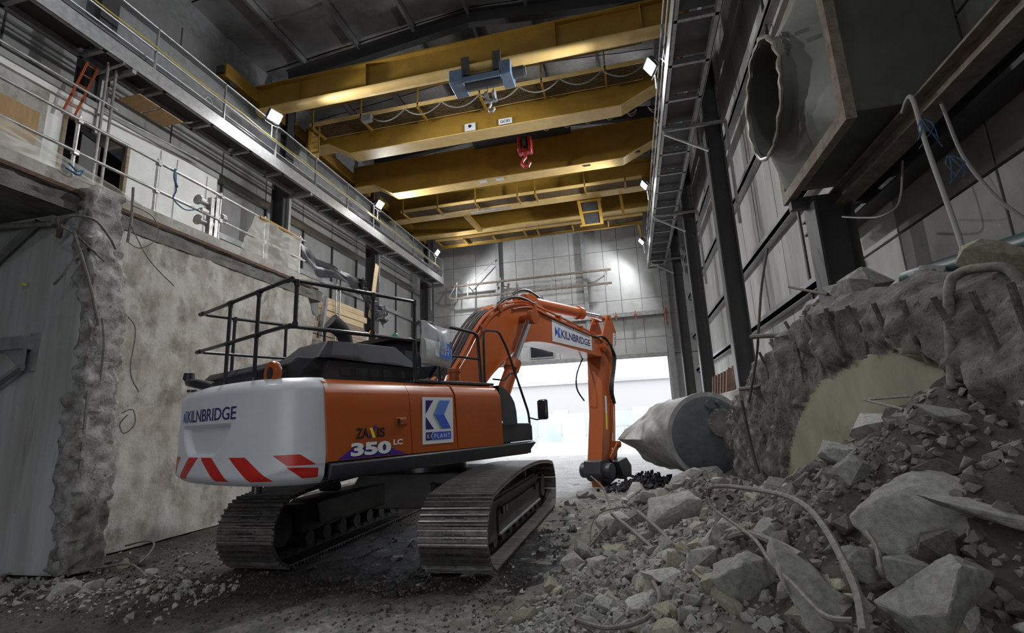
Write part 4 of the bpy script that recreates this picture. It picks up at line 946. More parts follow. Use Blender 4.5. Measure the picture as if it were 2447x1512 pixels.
# flange lips
for P in(ot,ob):
    m=MB()
    for (a,b),(c,d) in zip(P,P[1:]): bm.bar((0,a,b),(0,c,d),.62,.03,up=(0,0,1))
boom=H(bm,'boom',M_['orange_d'],ang=30)
boom.data.materials[0]=M_['orange']
MB().cyl((-.36,5.95,3.45),(.36,5.95,3.45),.12,n=20).cyl((-.4,5.95,3.45),(.4,5.95,3.45),.06,n=16).build('boom_pin',M_['orange_d'],boom)
MB().cyl((-.62,2.42,3.74),(.62,2.42,3.74),.09,n=18).cyl((.52,2.42,3.74),(.64,2.42,3.74),.15,n=20).cyl((-.64,2.42,3.74),(-.52,2.42,3.74),.15,n=20).build('cylinder_pin',M_['orange_d'],boom)
MB().prism([(3.0,4.0),(2.75,4.34),(2.95,4.42),(3.15,4.36),(3.6,3.98)],-.2,-.14,'x').prism([(3.0,4.0),(2.75,4.34),(2.95,4.42),(3.15,4.36),(3.6,3.98)],.14,.2,'x').build('cylinder_lug',M_['orange'],boom)
# boom sign
def BSf(off):
    a,b,c,d=Vector((3.55,3.38)),Vector((5.38,3.32)),Vector((5.40,3.685)),Vector((3.57,3.89))
    return lambda u,v:(lambda q:(.285+off,q.x,q.y))(a.lerp(b,u).lerp(d.lerp(c,u),v))
MB().add([BSf(.004)(u,v) for u,v in((0,0),(1,0),(1,1),(0,1))],[(0,1,2,3)]).build('boom_sign',M_['signw'],boom,smooth=False)
fit_text(MB(),'KILNBRIDGE',BSf(.008),.21,.95,.27,.70,.018,.97).build('boom_lettering',M_['navy'],boom,smooth=False)
for pts,m in(([(.07,.26),(.12,.5),(.07,.74)],M_['navy']),([(.14,.74),(.2,.74),(.165,.5),(.11,.5)],M_['blue2']),([(.11,.5),(.165,.5),(.2,.26),(.14,.26)],M_['blue'])):
    MB().add([BSf(.008)(*p) for p in pts],[tuple(range(len(pts)))]).build('boom_logo',m,boom,smooth=False)
# lift cylinders
for s in(1,-1):
    A=Vector((s*.5,1.0,1.5));B=Vector((s*.5,2.42,3.74)); d=(B-A); 
    c=H(MB().cyl(A,A+d*.55,.125,n=22).cyl(A+d*.5,A+d*.57,.155,n=22).cyl(A+d*.57,A+d*.58,.1,n=20),'lift_cylinder',M_['orange_d'])
    MB().cyl(A+d*.55,A+d*.95,.07,n=20).build('piston_rod',M_['chrome'],c)
    MB().tube([A+d*.5+Vector((s*.16,0,0)),A+d*.3+Vector((s*.17,0,0)),A+d*.1+Vector((s*.16,0,0))],.02,6).build('feed_pipe',M_['orange_d'],c)
# arm cylinder
A=Vector((0,2.95,4.27));B=Vector((0,6.62,4.38)); d=B-A
c=H(MB().cyl(A,A+d*.66,.14,n=24).cyl(A+d*.63,A+d*.68,.175,n=24).cyl(A-d*.01,A+d*.03,.16,n=20),'arm_cylinder',M_['orange'])
MB().cyl(A+d*.66,B,.08,n=20).build('piston_rod',M_['chrome'],c)
# stick
SP=[(5.98,3.2),(5.86,1.7),(5.58,.5),(6.05,.45),(6.42,1.61),(6.66,2.72),(6.95,4.0),(6.72,4.42),(6.5,4.4),(6.3,4.05),(6.02,3.75)]
stk=H(MB().prism(SP[:7]+[(6.6,3.9),(6.1,3.7)],-.21,.21,'x'),'stick',M_['orange'],bevel=.015)
for s in(-1,1): MB().prism([(6.02,3.6),(6.2,3.95),(6.5,4.42),(6.72,4.44),(6.97,4.0),(6.9,3.6)],s*.21-.02,s*.21+.02,'x').build('stick_lug',M_['orange'],stk,bevel=.008)
MB().cyl((-.24,6.62,4.36),(.24,6.62,4.36),.07,n=16).build('stick_pin',M_['orange_d'],stk)
MB().add([(.236,6.76,3.95),(.236,6.9,3.93),(.236,6.74,3.2),(.236,6.6,3.22)],[(0,3,2,1)]).build('maker_plate',M_['whitep'],stk,smooth=False)
V,F,bb=text2d('HITACHI',1,.01)
MB().add([(.239,lerp(6.83,6.675,(x-bb[0])/(bb[1]-bb[0]))+ .055*((y-bb[2])/(bb[3]-bb[2])-.35),lerp(3.9,3.26,(x-bb[0])/(bb[1]-bb[0]))) for x,y in V],F).build('maker_lettering',M_['blackp'],stk,smooth=False)
MB().add([(.216,6.0,2.2),(.216,6.1,2.2),(.216,6.06,1.75),(.216,5.96,1.75)],[(0,3,2,1)]).build('label_plate',M_['whitep'],stk,smooth=False)
MB().add([(.216,5.96,1.75),(.216,6.06,1.75),(.216,6.02,1.35),(.216,5.92,1.35)],[(0,3,2,1)]).build('warning_label',M_['yellowp'],stk,smooth=False)
# bucket cylinder, link and coupler
A=Vector((0,6.75,3.3));B=Vector((0,6.45,.95)); d=B-A
c=H(MB().cyl(A,A+d*.62,.11,n=20).cyl(A+d*.6,A+d*.65,.135,n=20),'bucket_cylinder',M_['orange_d']); MB().cyl(A+d*.62,B,.06,n=16).build('piston_rod',M_['chrome'],c)
H(MB().bar((.26,6.45,.95),(.26,5.95,.6),.05,.16).bar((-.26,6.45,.95),(-.26,5.95,.6),.05,.16).bar((.2,6.45,.95),(.2,6.2,.25),.06,.14).bar((-.2,6.45,.95),(-.2,6.2,.25),.06,.14).cyl((-.32,6.45,.95),(.32,6.45,.95),.09,n=16),'bucket_link',M_['orange_d'],bevel=.02)
qh=H(MB().prism([(5.45,.6),(5.85,.66),(6.3,.5),(6.62,.5),(6.7,.2),(6.5,.12),(6.2,.1),(5.9,.02),(5.6,.12),(5.42,.3)],-.24,.24,'x').cyl((-.42,5.7,.36),(.42,5.7,.36),.19,n=20).prism([(6.0,.55),(6.5,.62),(6.75,.4),(6.7,.1),(6.55,.2),(6.4,.08),(6.2,.2)],.2,.45,'x').prism([(6.0,.55),(6.5,.62),(6.75,.4),(6.7,.1),(6.55,.2),(6.4,.08),(6.2,.2)],-.45,-.2,'x'),'quick_hitch',M_['skirt'],bevel=.02)
MB().box(-.12,.12,5.6,5.9,-.02,.12).build('hitch_jaw',M_['orange'],qh)
# ---- hydraulic pipes and hoses
def off_path(P,r,h): 
    out=[]
    for i,(a,b) in enumerate(P):
        a0,b0=P[max(i-1,0)];a1,b1=P[min(i+1,len(P)-1)]; dx,dz=a1-a0,b1-b0; l=math.hypot(dx,dz); out.append((r,a-dz/l*h,b+dx/l*h))
    return out
for r,h,m in((.24,.08,'orange'),(.17,.07,'orange'),(-.02,.07,'orange'),(-.12,.08,'orange'),(-.22,.08,'orange')):
    H(MB().tube(off_path(ot[3:26],r,h),.024,8),'hydraulic_pipe',M_[m])
for r,h in((.1,.09),(.04,.1),(-.07,.1),(-.17,.11)): H(MB().tube(off_path(ot[4:22],r,h),.026,8),'hydraulic_hose',M_['rubber'])
H(MB().tube([(.24,2.0,4.02),(.25,2.6,4.15),(.27,3.3,4.08),(.28,4.2,3.96),(.28,5.2,3.82),(.27,5.7,3.74)],.026,8,5),'hydraulic_pipe',M_['orange']); H(MB().tube([(.3,2.1,3.9),(.31,2.7,4.03),(.31,3.4,3.95),(.31,4.2,3.85),(.31,5.3,3.72)],.02,8,5),'hydraulic_pipe',M_['orange'])
for u,z in((1.15,3.36),(1.7,3.83),(2.9,4.05),(3.9,3.92),(4.9,3.8)): H(MB().box(.2,.33,u-.04,u+.04,z-.05,z+.1),'pipe_clamp',M_['orange_d'])
H(MB().tube([(.2,1.62,3.86),(.22,2.0,4.12),(.24,2.5,4.22),(.26,3.0,4.13)],.035,8,6),'hydraulic_hose',M_['rubber'])
H(MB().tube([(.1,2.3,4.22),(.1,2.6,4.42),(.08,3.0,4.5),(.06,3.5,4.4)],.035,8,6),'hydraulic_hose',M_['rubber'])
for p in((.2,1.66,3.88),(.25,2.98,4.14),(.1,2.3,4.22),(.06,3.5,4.4)): H(MB().obox(p,(.08,.14,.09),(.6,0,0)),'hose_fitting',M_['galv'])
for k in range(4): H(MB().tube([(.27+.02*k,5.55,3.74-.02*k),(.3+.02*k,6.0,3.72),(.3+.02*k,6.4,3.55-.04*k),(.29+.02*k,6.55,3.2),(.27+.02*k,6.42,2.75),(.25+.02*k,6.28,2.4),(.24+.02*k,6.4,2.0)],.024,8,6),'hydraulic_hose',M_['rubber'])
for r,u in((.24,6.3),(.24,6.22),(.24,6.38)): H(MB().tube([(r,u+.1,2.1),(r,u,1.4),(r,u-.12,.8)],.018,6),'hydraulic_pipe',M_['orange'])
H(MB().tube([(-.25,5.9,3.3),(-.3,5.55,2.8),(-.3,5.5,2.4),(-.26,5.75,2.1)],.02,6,6),'hydraulic_hose',M_['rubber'])
for k in range(4): H(MB().tube([(.9-.2*k,-.45,2.25),(.6-.15*k,-.1,2.4),(.3-.12*k,.2,2.35),(.25-.12*k,.45,2.6)],.03,8,5),'hydraulic_hose',M_['orange' if k%2==0 else 'rubber'])
# ---- spill kit bag hung on the grab rail
def hw(p): return EX.matrix_basis@HM@Vector(p)
bag=thing('spill_kit_bag','clear plastic bag of white pads hung from the excavator grab rail','bag',tuple(EX.location)); bag.rotation_euler=(0,0,rad(-24.5))
def sheet(m,uu,zz,th,bulge,n=14):
    for s in(1,-1):
        m.grid(lambda a,b:(1.39+s*(th*.5+bulge*math.sin(math.pi*min(a*1.0,1))*math.sin(math.pi*(1-b))**.7)+.012*fbm((a*3,b*3,s),1.6,3),lerp(uu[0],uu[1],a if s>0 else 1-a)+.01*fbm((b*3,a,2),1,2),lerp(zz[0],zz[1],b)-.06*a),n,n)
    return m
sheet(MB(),(-1.37,-.83),(2.46,3.02),.01,.125).build('plastic_film',M_['bag'],bag,ang=60)
pm=MB(); 
pm.grid(lambda a,b:(1.39+.1*math.cos(2*math.pi*b)*(.65+.35*math.sin(math.pi*a)),lerp(-1.34,-.86,a),2.64+.155*math.sin(2*math.pi*b)-.06*a),8,20); pm.build('pad_pack',M_['pads'],bag)
MB().add([(1.498,-1.13,2.53),(1.498,-.9,2.51),(1.498,-.93,2.73),(1.498,-1.13,2.745)],[(0,1,2,3)]).build('print_patch',M_['blue2'],bag,smooth=False)
MB().add([(1.496,-1.22,2.55),(1.496,-1.14,2.54),(1.496,-1.14,2.74),(1.496,-1.22,2.74)],[(0,1,2,3)]).build('print_patch',M_['signw'],bag,smooth=False)
for s,z0 in(('SPILL',2.64),('KIT',2.57)): fit_text(MB(),s,lambda u,v:(1.502,u,v-.06*(u+1.1)),-1.11,-.95,z0,z0+.05,.01).build('bag_lettering',M_['whitep'],bag,smooth=False)
# ================================================================== UPPER FLOOR ON THE LEFT
gr=thing('guard_rail','galvanised tube guard rail along the left upper floor edge','guard rail',(0,0,0))
for y in(3.9,5.12,6.45,7.85,9.12,10.38): MB().cyl((-7.76,y,5.42),(-7.76,y,6.46),.026,n=10).cyl((-7.76,y,5.42),(-7.76,y,5.5),.04,n=10).build('rail_post',M_['tube'],gr)
for z in(6.38,5.86): MB().tube([(-7.72,1,z+.02),(-7.72,5,z),(-7.72,10.55,z-.02)],.024,10).build('rail_tube',M_['tube'],gr)
for y in(5.12,6.45,7.85,9.12,10.38):
    for z in(6.37,5.85): MB().obox((-7.74,y,z),(.08,.07,.07)).build('clamp',M_['tube'],gr)
tag(MB().tube([(-7.72,8.9,6.36),(-7.72,9.6,6.355),(-7.72,10.3,6.345)],[.045,.05,.045],12).build('foam_sleeve',M_['yellow']),'orange yellow foam sleeve wrapped around the guard rail tube','sleeve')
# polythene sheet
ps=MB().grid(lambda u,v:(-7.69+.05*fbm((u*4,v*3,1),1.2,3)-.05*(1-v),lerp(8.75,10.35,u)-.15*(1-v)*(1-u)*2,lerp(5.5,6.34,v)-.1*math.sin(u*math.pi)*(1-v)),26,18)
tag(ps.build('polythene_sheet',M_['net'],ang=70),'translucent polythene sheet draped over the guard rail','sheet')
ps=MB().grid(lambda u,v:(-7.7+.06*fbm((u*4,v*3,7),1.2,3)-.04*(1-v),lerp(3.6,6.2,u),lerp(5.42,5.98-.5*u,v)),26,12)
tag(ps.build('debris_netting',M_['net'],ang=70),'translucent netting sagging below the guard rail over the cross wall','netting')
# white flecked panel wall (control cabin)
cbn=thing('control_cabin','white flecked panel cabin with dark broken window on the upper floor','cabin',(0,0,0))
XW=-9.25
m=MB().box(XW-.06,XW,3.2,5.9,5.42,7.8).box(XW-.06,XW,7.03,9.22,5.42,7.8).box(XW-.06,XW,5.9,7.03,7.3,7.8).box(XW-.06,XW,5.9,7.03,5.42,6.1).box(XW-1.0,XW-.06,9.14,9.2,5.42,7.8)
m.build('panel_wall',M_['white_panel'],cbn)
for y in(7.75,8.15,8.95): MB().box(XW,XW+.025,y-.03,y+.03,5.42,7.6).build('cover_strip',M_['white_panel'],cbn)
MB().box(XW,XW+.04,3.2,9.22,7.68,7.8).build('top_rail',M_['panel'],cbn)
fr=MB()
for a,b,c,d in((5.86,5.92,6.1,7.34),(7.0,7.06,6.1,7.34)): fr.box(XW-.07,XW+.03,a,b,c,d)
fr.box(XW-.07,XW+.03,5.9,7.03,7.28,7.34); fr.build('window_frame',M_['timber_old'],cbn)
MB().box(XW-.9,XW-.5,5.4,7.6,5.5,7.7).build('dark_interior',M_['blackp'],cbn)
MB().add([(XW-.03,6.05,7.26),(XW-.03,7.0,7.26),(XW-.03,6.98,6.95),(XW-.03,6.1,7.15)],[(0,1,2,3)]).build('broken_pane',M_['glass'],cbn)
MB().box(XW,XW+.02,3.3,5.6,5.5,7.5).build('fibre_panel',M_['conc_wall'],cbn); MB().box(XW+.02,XW+.035,4.6,5.5,6.45,7.05).build('plywood_patch',M_['ply'],cbn)
# scaffold tubes up to the catwalk, ladder, plywood
sf=thing('scaffold','galvanised scaffold tubes standing under the left catwalk','scaffold',(0,0,0))
for y in(6.15,6.3): MB().cyl((-8.8,y,5.45),(-8.8,y,8.42),.024,n=8).build('standard',M_['tube'],sf)
MB().cyl((-8.8,1.5,7.62),(-8.8,6.4,7.62),.024,n=8).build('ledger',M_['tube'],sf); MB().cyl((-9.15,6.2,8.3),(-8.5,6.2,8.38),.024,n=8).build('transom',M_['tube'],sf)
MB().cyl((-9.0,6.3,7.6),(-9.0,8.6,7.75),.024,n=8).build('ledger',M_['tube'],sf)
la=thing('ladder','orange ladder leaning up to the left catwalk','ladder',(0,0,0))
for d in(0,.18): MB().bar((-9.12,5.75+d,7.2),(-8.98,5.93+d,8.3),.05,.03).build('stile',M_['ladder'],la)
for k in range(5): z=7.4+k*.22; MB().cyl((-9.09+.02*k,5.78+.03*k,z),(-9.09+.02*k,5.97+.03*k,z),.012,n=6).build('rung',M_['ladder'],la)
for y0,y1 in((6.55,6.98),(7.02,7.5)): tag(MB().box(-9.0,-8.5,y0,y1,7.98,8.0).build('plywood_sheet',M_['ply']),'orange brown plywood sheet lying on scaffold below the left catwalk','plywood','plywood sheets under the catwalk')
# clamp unit with drums on the rail
vu=thing('cable_drum_bracket','grey bracket with two short drums mounted on the guard rail','cable drums',(-7.72,7.62,0))
for z,dy in((6.12,-.05),(5.72,-.02)): MB().lathe([(.05,0),(.1,0),(.1,.03),(.06,.05),(.06,.26),(.1,.28),(.1,.31),(.05,.31)],(-.1,dy-.2,z),'y',18).build('drum',M_['tube'],vu)
MB().box(-.1,0,.1,.18,5.45,6.3).box(-.1,0,-.02,.06,5.45,6.25).box(-.08,-.02,-.2,.4,5.9,5.96).build('bracket',M_['tube'],vu)
MB().lathe([(.04,0),(.08,0),(.08,.1),(.04,.1)],(-.05,.28,5.95),'y',14).build('drum',M_['tube'],vu)
rp=MB().tube([(-7.68,6.72,6.4),(-7.66,6.74,6.15),(-7.68,6.7,6.25),(-7.66,6.76,6.0),(-7.67,6.73,5.82),(-7.67,7.0,5.72),(-7.67,7.35,5.9)],.012,6,5).tube([(-7.66,6.7,6.38),(-7.64,6.68,6.2),(-7.65,6.77,6.05)],.02,6,4)
tag(rp.build('blue_rope',M_['rope_blue']),'blue rope knotted on the guard rail beside the cable drums','rope')
rp=MB().tube([(-7.64,5.0,5.6),(-7.62,5.1,5.52),(-7.64,5.2,5.58),(-7.6,5.12,5.46),(-7.62,4.95,5.5)],.014,6,4); tag(rp.build('blue_rope',M_['rope_blue']),'blue twine bunched at the foot of the rail post above the stub','rope')
# bay beyond the concrete wall : boards, sheeting, plank
bay=MB().box(-10.2,-8.45,11.2,16.2,3.98,4.14).box(-10.2,-8.75,16.2,WB,4.1,4.3).box(-10.2,-8.75,11.2,WB,0,.3); st(bay.build('upper_floor_far',M_['conc_dark']),'dark slab edge in the bay beyond the concrete wall','floor slab')
st(MB().box(-9.0,-8.7,10.9,18.2,0,4.9).build('wall_left_far',M_['conc_wall']),'pale rendered wall of the far left bay','wall')
for i in range(7):
    z=4.15+.2*i; y0=11.3+random.uniform(-.2,.5) if i<3 else 12.6; y1=15.3+random.uniform(-.3,.1)
    tag(MB().box(-8.7,-8.6+.02*(i%2),y0,y1,z,z+.185).build('formwork_board',M_['timber' if i>3 else 'timber_old'],bevel=.008),'old timber formwork board stacked on edge beyond the concrete wall','board','formwork boards')
for i in range(4):
    z=3.3+.22*i; tag(MB().bar((-8.655,11.0,z+.3),(-8.655,15.4,z-.1),.085,.16).build('timber_baulk',M_['timber_old'] if i%2 else M_['rust'],bevel=.01),'brown timber baulk lying beyond the concrete wall','timber','brown baulks')
for y in(11.6,12.5): tag(MB().bar((-8.5,y,4.3),(-8.55,y+.25,5.5),.1,.14).build('steel_prop',M_['steel_grey']),'grey raking steel prop in the bay beyond the concrete wall','prop','raking props')
for y in(13.2,13.4): tag(MB().cyl((-8.5,y,4.14),(-8.5,y,6.5),.024,n=8).build('scaffold_standard',M_['tube']),'upright scaffold tube beside the black plastic sheeting','scaffold tube','uprights in the far bay')
tag(MB().bar((-8.6,15.45,5.4),(-8.6,15.9,7.46),.03,.22,up=(0,1,0)).build('timber_plank',M_['timber']),'pale new timber plank leaning against the left wall','plank')
tp_=MB().grid(lambda u,v:(-8.45+.12*fbm((u*3,v*1.5,4),1.3,3)+.1*v,lerp(11.3,14.6,u),interp(u,[(0,6.75),(.25,6.5),(.6,6.5),(1,6.55)])-.5*v-.1*math.sin(u*9)*v),60,8)
tag(tp_.build('plastic_sheeting',M_['tarp'],ang=60),'black plastic sheeting draped along the upper floor in the far bay','plastic sheet')
tp_=MB().grid(lambda u,v:(-8.4+.22*fbm((u*4,v*4,9),1.4,4),lerp(14.4,16.2,u)+.1*fbm((v*3,u,2),1,2),interp(u,[(0,6.55),(.5,6.0),(1,5.9)])-.75*v*interp(u,[(0,.3),(.6,.8),(1,1)])+.1*fbm((u*5,v*5,2),1,3)),30,20)
tag(tp_.build('plastic_sheeting',M_['tarp_g'],ang=60),'crumpled silver grey end of the plastic sheeting hanging beside the plank','plastic sheet')
# bracket on the cross wall
bk=thing('wall_bracket','grey steel bracket beam fixed to the streaked cross wall','bracket',(0,0,0))
MB().box(-8.18,-8.05,5.2,5.25,2.62,3.16).build('end_plate',M_['steel_grey'],bk); MB().box(-9.6,-8.1,5.05,5.22,2.92,3.1).build('arm',M_['steel_grey'],bk); MB().prism([(-8.1,2.62),(-8.1,2.92),(-8.5,2.92)],5.1,5.14,'y').bar((-8.12,5.12,2.68),(-9.2,5.12,2.1),.09,.05).build('gusset',M_['steel_grey'],bk)
sb2=thing('soffit_brace','dark steel tube and angle brace under the upper slab','brace',(0,0,0))
MB().cyl((-9.6,5.0,4.85),(-8.0,5.1,4.75),.04,n=8).build('tube',M_['tube'],sb2); MB().bar((-9.2,5.15,4.2),(-8.3,5.15,4.85),.08,.06).build('angle',M_['steel_grey'],sb2); MB().tube([(-7.9,5.2,4.8),(-7.75,5.05,4.75),(-7.7,5.05,4.65),(-7.85,5.15,4.55)],.04,8,4).build('hanger',M_['flange'],sb2)
tag(MB().bar((-8.5,5.22,3.92),(-8.42,5.18,3.9),.05,.03).build('form_tie',M_['yellowp']),'small yellow form tie on the cross wall','form tie')
# pipes on the end wall
pw=thing('pipe_run','twin rusty pipes on hangers across the end wall','pipes',(0,0,0))
for z in(8.55,7.88): MB().bar((-8.5,23.4,z),(-.4,23.4,z+.02),.09,.09).build('pipe',M_['flange'],pw)
for x in(-8.2,-7.6,-5.9,-3.3,-.65): MB().bar((x,23.4,7.75),(x+.05,23.4,8.75),.045).bar((x,23.4,8.5),(x,23.95,8.5),.04).build('hanger',M_['galv'],pw)
MB().bar((-8.6,23.4,8.0),(-8.2,23.4,8.6),.05).bar((-8.7,23.4,8.05),(-8.3,23.4,7.85),.06).build('hanger',M_['galv'],pw)
MB().bar((-7.6,23.6,8.6),(-6.15,23.75,9.85),.035).build('stay',M_['galv'],pw); MB().bar((-6.0,23.6,8.75),(-6.15,23.6,8.05),.05).build('stay',M_['galv'],pw)
for x,c in((-.35,0),(.55,0),(1.9,1)):
    ck=MB().bar((x,23.65,6.5),(x,23.62,6.1 if not c else 5.7),.05,.03).box(x-.06,x+.06,23.6,23.68,6.28,6.34)
    tag(ck.build('lifting_clamp',M_['orange_d']),'orange lifting clamp hanging from the rail above the door','clamp','orange clamps')

# ================================================================== RIGHT : broken wall, rubble heap, tank
XE=[(1.5,-1.2),(4.2,-1.4),(5,-1.36),(6.5,-1.06),(8.2,-.92),(10,-.63),(13,.12),(14,.6)]
AZ=[(0,.35),(1.2,.65),(2.0,1.0),(2.6,1.5),(3.16,1.8),(3.54,1.65),(4.55,1.38),(6.4,.85),(8.5,.5),(10.7,.26),(13,.06),(14,0)]
def heap(x,y):
    if y>14: return 0.0
    e=interp(y,XE); d=max(0,x-e)/(1.7-e); A=interp(y,AZ)
    h=min(A*d**1.7,A*1.15)
    return h+.33*math.exp(-((x-.85)/.75)**2-((y-9.4)/1.5)**2)
def heapn(x,y):
    h=heap(x,y); k=min(1,h/.12)
    return h+k*(.07*fbm((x,y,2),1.7,4)+.03*fbm((x,y,9),6,3))-.03*(1-k)
hm=MB(); hx=[-1.7+i*.05 for i in range(92)]; hy=[.9+j*.055 for j in range(240)]
hm.v=[(x,y,heapn(x,y)) for y in hy for x in hx]; n_=len(hx)
hm.f=[(j*n_+i,j*n_+i+1,(j+1)*n_+i+1,(j+1)*n_+i) for j in range(len(hy)-1) for i in range(n_-1)]; hm.mi=[0]*len(hm.f)
def two_tone(m,c1,c2):  # darkens the heap to the right: dark soil plus lamp light missing there
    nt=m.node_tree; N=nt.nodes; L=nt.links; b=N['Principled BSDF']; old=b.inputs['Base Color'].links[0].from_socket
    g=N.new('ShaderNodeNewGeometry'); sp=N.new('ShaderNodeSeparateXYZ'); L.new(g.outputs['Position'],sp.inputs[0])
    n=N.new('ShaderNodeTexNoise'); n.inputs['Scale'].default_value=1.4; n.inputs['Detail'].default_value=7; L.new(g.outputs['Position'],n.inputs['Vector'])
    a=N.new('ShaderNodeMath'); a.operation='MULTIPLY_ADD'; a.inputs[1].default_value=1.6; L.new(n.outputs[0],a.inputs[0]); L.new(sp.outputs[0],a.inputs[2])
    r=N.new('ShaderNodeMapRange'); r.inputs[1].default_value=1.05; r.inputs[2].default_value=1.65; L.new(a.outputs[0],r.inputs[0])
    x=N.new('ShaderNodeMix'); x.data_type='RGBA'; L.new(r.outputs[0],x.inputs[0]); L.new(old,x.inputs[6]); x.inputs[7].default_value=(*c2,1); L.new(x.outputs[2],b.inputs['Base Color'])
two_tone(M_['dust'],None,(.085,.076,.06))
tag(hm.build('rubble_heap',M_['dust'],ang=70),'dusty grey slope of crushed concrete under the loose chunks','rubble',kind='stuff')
# broken wall
ZT=[(1.2,2.1),(2.0,2.2),(2.5,2.25),(2.9,2.29),(4.06,2.49),(5.33,2.7),(5.8,2.62),(7.5,2.39),(8,2.25),(9.3,1.95),(10.3,1.65),(10.45,1.2),(10.6,.0)]
AR=[(3.1,1.70),(3.32,1.85),(3.77,2.0),(4.33,2.02),(5.28,1.89),(5.8,1.72),(6.13,1.55),(6.6,1.2),(6.9,.85),(7.0,0)]
blk=MB(); NY,NV=230,70
for j in range(NV+1):
    for i in range(NY+1):
        y=lerp(1.2,10.6,i/NY); zt=interp(y,ZT)+.05*fbm((1,y,0),2.4,4); z=zt*(j/NV)
        za=interp(y,AR) if 3.0<y<7.0 else -1
        edge=.05*fbm((y,z,4),3,3)
        rough=sstep(-.03,.08,z-za+edge) if za>0 else 1
        x=1.76-rough*(.06+.12*fbm((3,y,z),1.5,5)+.065*fbm((8,y,z),6,5))
        if j>NV-4: x+=.05*(j-NV+4)
        blk.v.append((x,y,z))
for j in range(NV):
    for i in range(NY):
        y=lerp(1.2,10.6,(i+.5)/NY); z=interp(y,ZT)*(j+.5)/NV; za=interp(y,AR) if 3.0<y<7.0 else -1
        blk.f.append((j*(NY+1)+i+1,j*(NY+1)+i,(j+1)*(NY+1)+i,(j+1)*(NY+1)+i+1)); blk.mi.append(1 if za>0 and z<za+.05*fbm((y,z,4),3,3)-.01 else 0)
t0=NV*(NY+1); base=len(blk.v); NW=14
for k in range(1,NW+1):
    for i in range(NY+1):
        y=lerp(1.2,10.6,i/NY); blk.v.append((lerp(blk.v[t0+i][0],2.75,k/NW),y,max(0,interp(y,ZT)+.12*fbm((k*.25,y,5),2,4)-.0)))
for k in range(NW):
    for i in range(NY):
        a=(t0+i) if k==0 else base+(k-1)*(NY+1)+i; b=base+k*(NY+1)+i
        blk.f.append((a+1,a,b,b+1)); blk.mi.append(0)
bw_=thing('broken_wall','thick broken concrete wall with greenish formed face above the rubble heap','concrete wall',(0,0,0))
blk.build('concrete_mass',[M_['conc_block'],M_['conc_green']],bw_,ang=60)
for i,y in enumerate((2.5,2.75,3.05,3.35,3.7,4.1,4.5,5.0,5.6,6.2,6.8)):
    MB().tube([(1.62,y,interp(y,ZT)-.12),(1.66+.02*(i%3),y+.03,interp(y,ZT)-.35),(1.7,y+.02,max(interp(y,AR),interp(y,ZT)-.75))],.017,6,3).build('embedded_bar',M_['conc_block'],bw_)
for pts,r in(([(1.506,6.6,2.535),(1.642,6.3,2.493),(1.795,6.0,2.433)],.03),([(1.5,7.6,1.95),(1.62,7.2,1.95),(1.75,6.8,2.02)],.03),([(1.55,7.9,1.8),(1.57,7.8,1.2),(1.6,7.7,.8)],.025),([(1.894,6.2,3.033),(1.95,5.4,2.75),(1.989,5.2,2.684),(1.958,3.5,2.105)],.014),([(1.5,7.2,1.75),(1.6,6.9,2.3),(1.62,6.7,2.6),(1.75,6.75,3.2),(1.9,6.8,3.7)],.016)):
    MB().tube(pts,r,7,4).build('protruding_bar',M_['bar_d'],bw_)
# rocks
rs=random.Random(5)
def hull(n,asp,seed,rnd=.25):
    r=random.Random(seed); bm=bmesh.new()
    for i in range(n):
        p=Vector((r.uniform(-1,1),r.uniform(-1,1),r.uniform(-1,1))); m=max(abs(c) for c in p); p=p/m*r.uniform(1-rnd,1) if r.random()<.6 else p.normalized()
        bm.verts.new((p.x*asp[0],p.y*asp[1],p.z*asp[2]))
    res=bmesh.ops.convex_hull(bm,input=bm.verts[:])
    bmesh.ops.delete(bm,geom=[v for v in bm.verts if not v.link_faces],context='VERTS')
    bmesh.ops.dissolve_limit(bm,angle_limit=rad(9),verts=bm.verts[:],edges=bm.edges[:])
    bmesh.ops.triangulate(bm,faces=bm.faces[:]); bm.normal_update(); return bm
def rock_mesh(name,seed,asp,mat,n=15,hero=False):
    bm=hull(n,asp,seed)
    if hero:
        bmesh.ops.bevel(bm,geom=bm.edges[:],offset=.025,segments=1,affect='EDGES')
        for _ in range(3): bmesh.ops.subdivide_edges(bm,edges=[e for e in bm.edges if e.calc_length()>.12],cuts=1,use_grid_fill=True)
        bmesh.ops.triangulate(bm,faces=bm.faces[:])
        for v in bm.verts:
            d=.05*fbm(v.co+Vector((seed,0,0)),2.2,5)+.025*fbm(v.co+Vector((0,seed,0)),8,3); v.co+=v.co.normalized()*d
    me=bpy.data.meshes.new(name); bm.to_mesh(me); bm.free(); me.materials.append(mat)
    if hero:
        me.polygons.foreach_set('use_smooth',[True]*len(me.polygons)); me.set_sharp_from_angle(angle=rad(18))
    return me
base_rocks=[rock_mesh('concrete_chunk',100+i,(1,rs.uniform(.65,.95),rs.uniform(.45,.8)),M_['rock' if i%4 else 'rock_warm'],rs.randint(13,20)) for i in range(18)]
dark_rocks=[]  # chunk copies with the right side's weaker light put into their colour
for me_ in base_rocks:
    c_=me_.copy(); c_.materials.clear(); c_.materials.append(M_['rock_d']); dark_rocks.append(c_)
def rock(me,x,y,z,s,rot,label,group,name='concrete_chunk',cat='concrete chunk'):
    o=bpy.data.objects.new(name,me); COL.objects.link(o); o.location=(x,y,z); o.scale=(s,s,s); o.rotation_euler=rot; return tag(o,label,cat,group)
